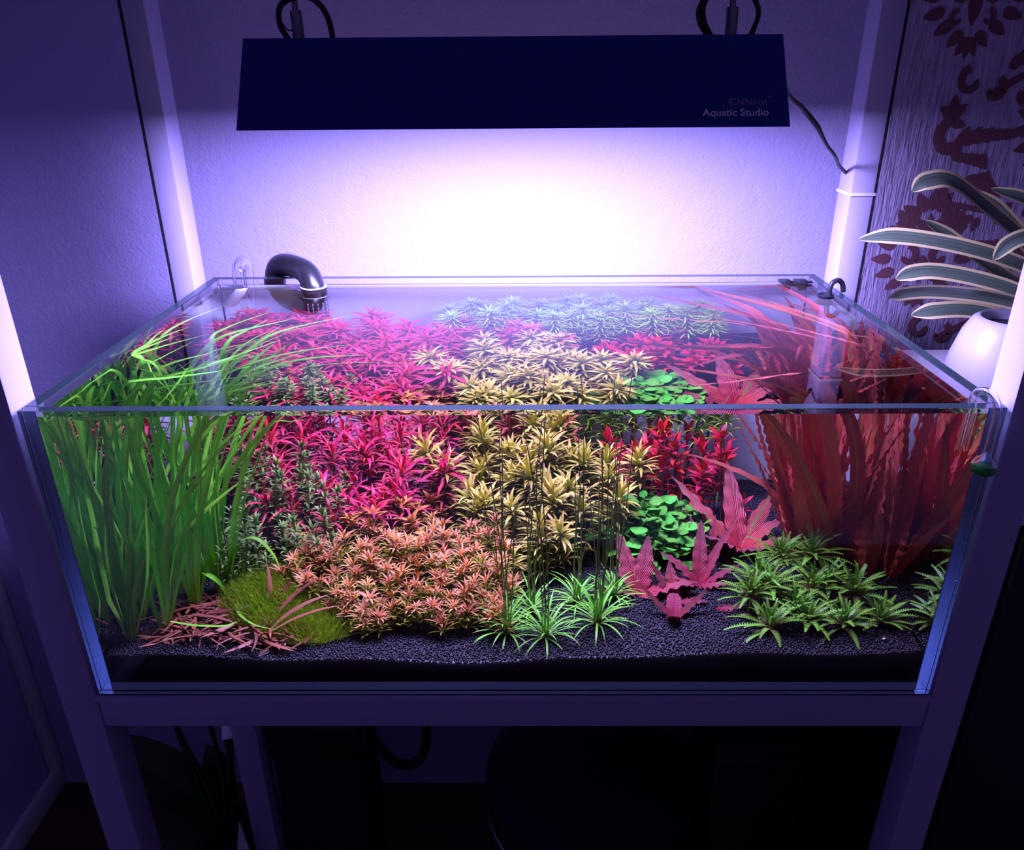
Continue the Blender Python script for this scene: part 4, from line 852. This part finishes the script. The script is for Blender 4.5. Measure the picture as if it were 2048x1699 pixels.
def scroll(cx, cz, s, fl):
    m = MB(); band(m, [(cx, cz+.03*s), (cx-fl*.014*s, cz+.008*s), (cx-fl*.004*s, cz-.012*s), (cx+fl*.022*s, cz-.012*s)], .006*s, .0095*s)
    for i in range(6): petal(m, cx+fl*(.012+.012*i)*s, cz-(.012-.004*i)*s, .034*s, .0095*s, (.9-.22*i) if fl > 0 else math.pi-(.9-.22*i), .15*fl)
    for i in range(5): petal(m, cx+fl*(.01+.011*i)*s, cz-.02*s, .026*s, .007*s, -(.5+.15*i) if fl > 0 else math.pi+(.5+.15*i))
    return m.build('damask_motif', M_FLOCK, WALLR, (0, 0, Z0), smooth=False)
KW = (YW+0.650)/1.210       # the pattern's size on the wall
def wx(x): return 0.0098+(x-0.0098)*KW
def wz(z): return 0.6167+(z-0.6167)*KW
for x, z in ((.632, .371), (.632, .728), (.632, .014), (.80, .555), (.80, .20)): medallion(wx(x), wz(z), .95*KW)
for x, z, f_ in ((.650, .596, 1), (.652, .236, 1), (.775, .42, -1), (.775, .775, -1)): sprig(wx(x), wz(z), .95*KW, f_)
for x, z, f_ in ((.632, .520, 1), (.80, .71, -1), (.632, .165, 1), (.80, .36, -1)): scroll(wx(x), wz(z), KW, f_)
m_ = MB(); band(m_, [(wx(x), wz(z)) for x, z in ((.640, .452), (.652, .430), (.675, .425), (.71, .418))], .0055, .004)
for x, z, l_, w_, a_ in ((.63, .552, .03, .010, 1.3), (.63, .55, .028, .010, .5), (.632, .548, .026, .010, 2.2), (.634, .545, .022, .009, -.6)): petal(m_, wx(x), wz(z), l_, w_, a_, .2)
m_.build('damask_motif', M_FLOCK, WALLR, (0, 0, Z0), smooth=False)

# ------------------------------------------------------------------ the rest of the corner, below the tank
o = MB().box(-1.145, -1.045, -1.6, YW-.0005, 0, 2.3).build('wall_left', M_WALL, smooth=False); tag(o, 'pale plastered side wall', kind='structure')
o = auto(MB().box(-1.0445, -1.030, -1.6, YW-.001, 0.0005, .055, .002).build('baseboard_left', M_WHITE)); tag(o, 'white skirting along the side wall', kind='structure')
o = auto(MB().box(-1.0445, -1.022, YW-.022, YW-.001, .056, 2.28, .002).build('trim_1', M_WHITE)); tag(o, 'white corner trim strip', kind='structure')
sbox('post', -.479, -.437, .33, .37, -Z0, -.0495)
wp = thing('white_drain_pipe', (-.487, .352, Z0-.43), 'white plastic pipe ending open under the aquarium rail', 'pipe')
hard(wp, 'pipe_body', [(-.500, .385, -.07), (-.500, .385, -.30), (-.497, .375, -.385), (-.489, .345, -.425)], .0145, M_WHITE, 18, 30, .86)
bxp = thing('black_filter_box', (-.34, .42, 0), 'tall black box standing under the aquarium beside the white leg', 'box')
bx(bxp, 'body', -.425, -.275, .35, .50, -Z0, -.48, .004, M_CHAR); bx(bxp, 'lid', -.43, -.27, .345, .505, -.4795, -.40, .006, M_BLACK)
hs = thing('black_hose', (-.22, .50, Z0-.60), 'black hose looping down against the wall under the aquarium', 'hose')
hard(hs, 'hose_body', [(-.275, .47, -.56), (-.262, .48, -.60), (-.235, .49, -.645), (-.205, .50, -.655), (-.185, .51, -.63), (-.178, .52, -.56), (-.176, .52, -.40), (-.176, .52, -.0505)], .010, M_BLACK, 10, 50)
M_BIN = mat('dark_green_enamel', (0.008, 0.035, 0.018), 0.22, 0.6)
bn = thing('green_barrel', (.125, .29, 0), 'large dark green lidded barrel under the aquarium', 'barrel')
b = MB().lathe([(0, 0.0), (.15, 0), (.165, .02), (.172, .15), (.170, .34), (.166, .352)], k=56); auto(b.build('barrel_body', M_BIN, bn, (0, 0, 0.001)), 1.0); bn.scale = (1, 1, 1.14)
b = MB().lathe([(.167, .353), (.174, .356), (.174, .366), (.166, .371), (.15, .39), (.10, .412), (0, .42)], k=56); auto(b.build('barrel_lid', M_CHAR, bn), 1.0)
b = MB().lathe([(.1715, .3), (.1755, .303), (.1755, .309), (.1715, .312)], k=56); auto(b.build('rim_band', M_STEEL, bn), 1.0)
dk = thing('dark_storage_box', (.375, .40, 0), 'black storage box in the shade under the aquarium', 'box')
bx(dk, 'body', .305, .447, .22, .53, -Z0, -.34, .004, M_BLACK); bx(dk, 'lid', .302, .450, .217, .533, -.3395, -.31, .004, M_BLACK)
M_DLEAF = leafmat('dark_shade_leaf', (0.04, 0.09, 0.03), (0.03, 0.07, 0.025), var=0.2)
sp_ = thing('shade_plant', (-.545, .36, 0), 'dark broad-leaved potted plant on the floor beside the stand', 'potted plant')
b = MB().lathe([(0, 0), (.040, 0), (.052, .15), (.055, .15), (.055, .16), (.049, .16), (.046, .14), (0, .138)], k=28); auto(b.build('flower_pot', M_CHAR, sp_), 1.0)
sp_.scale = (1, 1, 1.2)
for pts, w in (([(0, 0, .14), (-.03, 0, .22), (-.09, -.01, .29), (-.15, -.01, .33), (-.185, -.01, .35)], .045), ([(0, 0, .14), (.02, .01, .24), (.035, .01, .32), (.03, .01, .38)], .022), ([(0, 0, .14), (-.05, -.04, .18), (-.11, -.08, .17), (-.15, -.1, .13)], .04), ([(0, 0, .14), (-.02, .06, .22), (-.05, .1, .25)], .03)):
    P = spline(pts, 16); V, F, UV = strip(P, w*prof_lance(np.linspace(0, 1, 16), .8), (0.1, .75, .65), 4, fold=.15); obj('leaf', mesh('leaf', V, F, M_DLEAF, UV), sp_)
for pts in ([(-.01, 0, .14), (-.03, 0, .28), (-.05, .01, .38), (-.05, .01, .46)], [(0, 0, .14), (-.015, 0, .26), (-.04, 0, .36), (-.06, 0, .47)], [(.005, 0, .14), (.02, 0, .30), (.01, 0, .47)]):
    MB().tube(spline(pts, 14), .0045, 6).build('stalk', M_DLEAF, sp_)
cd = thing('white_card', (-.485, .30, 0), 'white card wedge standing on the floor by the white leg', 'card')
MB().prism([(-.055, 0), (.03, 0), (.002, .285)], 0, .003).build('card_sheet', M_WHITE, cd, (0, 0, .0), smooth=False)

# ------------------------------------------------------------------ everything in the light of the lamp through the water
bpy.context.view_layer.update()
for o in sc.objects:
    if o.type == 'MESH' and o is not WATER and not (o.data.materials and o.data.materials[0] in (M_GLASS, M_TUBE, M_WATER)):
        c_ = o.matrix_world.translation if o.parent is None else o.parent.location
        if o is soil or o is gr or o is FILM or (abs(c_[0]) < 0.44 and 0.01 < c_[1] < 0.5 and Z0+0.005 < c_[2] < Z0+0.33): o.cycles.is_caustics_receiver = True
# labels of the many alike stems say where in their clump they stand
WHERE = {
 'salmon pink plants of the mound': ('salmon pink star-leaved plant', (-.175, -.09), ('on the moss side', 'in the middle', 'on the tufted grass side'), (.095, .135, .17), ('along the mound edge', 'low on the mound front', 'high on the mound', 'at the back of the mound')),
 'red leaf cuttings on the soil': ('loose reddish brown leaf cutting', (-.355, -.29), ('below the tall blades', 'in the middle', 'towards the moss'), (.06, .095), ('at the front edge of the pile', 'in the heart of the pile', 'at the back of the pile')),
 'magenta stem plants in the thicket': ('magenta narrow-leaved stem plant', (-.24, -.15), ('beside the dark green stems', 'in the middle', 'beside the yellow clump'), (.28, .35), ('in the front of the thicket', 'in the heart of the thicket', 'at the back of the thicket')),
 'dark green stem plants': ('dark green fine-leaved stem plant', (-.29, -.25), ('beside the tall blades', 'in the middle', 'beside the magenta thicket'), (.19, .23), ('just behind the moss', 'in mid clump', 'at the back of its clump')),
 'round-leaved green stems': ('bright green round-leaved stem', (.15, .19), ('on the yellow clump side', 'in the middle', 'on the pink plant side'), (.26, .285), ('at the front of the bush', 'at the crown of the bush', 'at the back of the bush')),
 'yellow stem plants in the middle': ('pale yellow whorled stem plant', (-.02, .045), ('on the magenta side', 'in the middle', 'on the round-leaved side'), (.24, .3), ('low at the clump front', 'halfway up the clump', 'at the clump back')),
 'needle-leaved green stem plants at the back': ('light green needle-leaved stem plant', (.03, .16), ('on the magenta side', 'in the middle', 'on the tall red side'), (.43,), ('in the nearer row', 'hard against the back glass')),
 'brick red stem plants at the back': ('brick red narrow-leaved stem plant', (-.055, .005), ('on the magenta side', 'in the middle', 'on the crimson side'), (.41,), ('just behind the yellow clump', 'in the rear row')),
 'red stem plants in the back corner': ('dull red stem plant', (-.36, -.315), ('next to the side glass', 'in the middle', 'next to the black pipe'), (.4,), ('behind the tall green blades', 'against the back glass')),
 'dark crimson stem plants': ('dark crimson pointed-leaf stem plant', (.18, .23), ('on the yellow clump side', 'in the middle', 'on the open background side'), (.375,), ('behind the round-leaved bush', 'in the rear row')),
}
for o in sc.objects:
    w_ = WHERE.get(o.get('group'))
    if w_ and o.parent is None:
        o['label'] = w_[0]+' '+w_[2][sum(o.location.x > q for q in w_[1])]+', '+w_[4][sum(o.location.y > q for q in w_[3])]
# each part keeps a mesh of its own
for o in sc.objects:
    if o.type == 'MESH' and o.data.users > 1: o.data = o.data.copy()
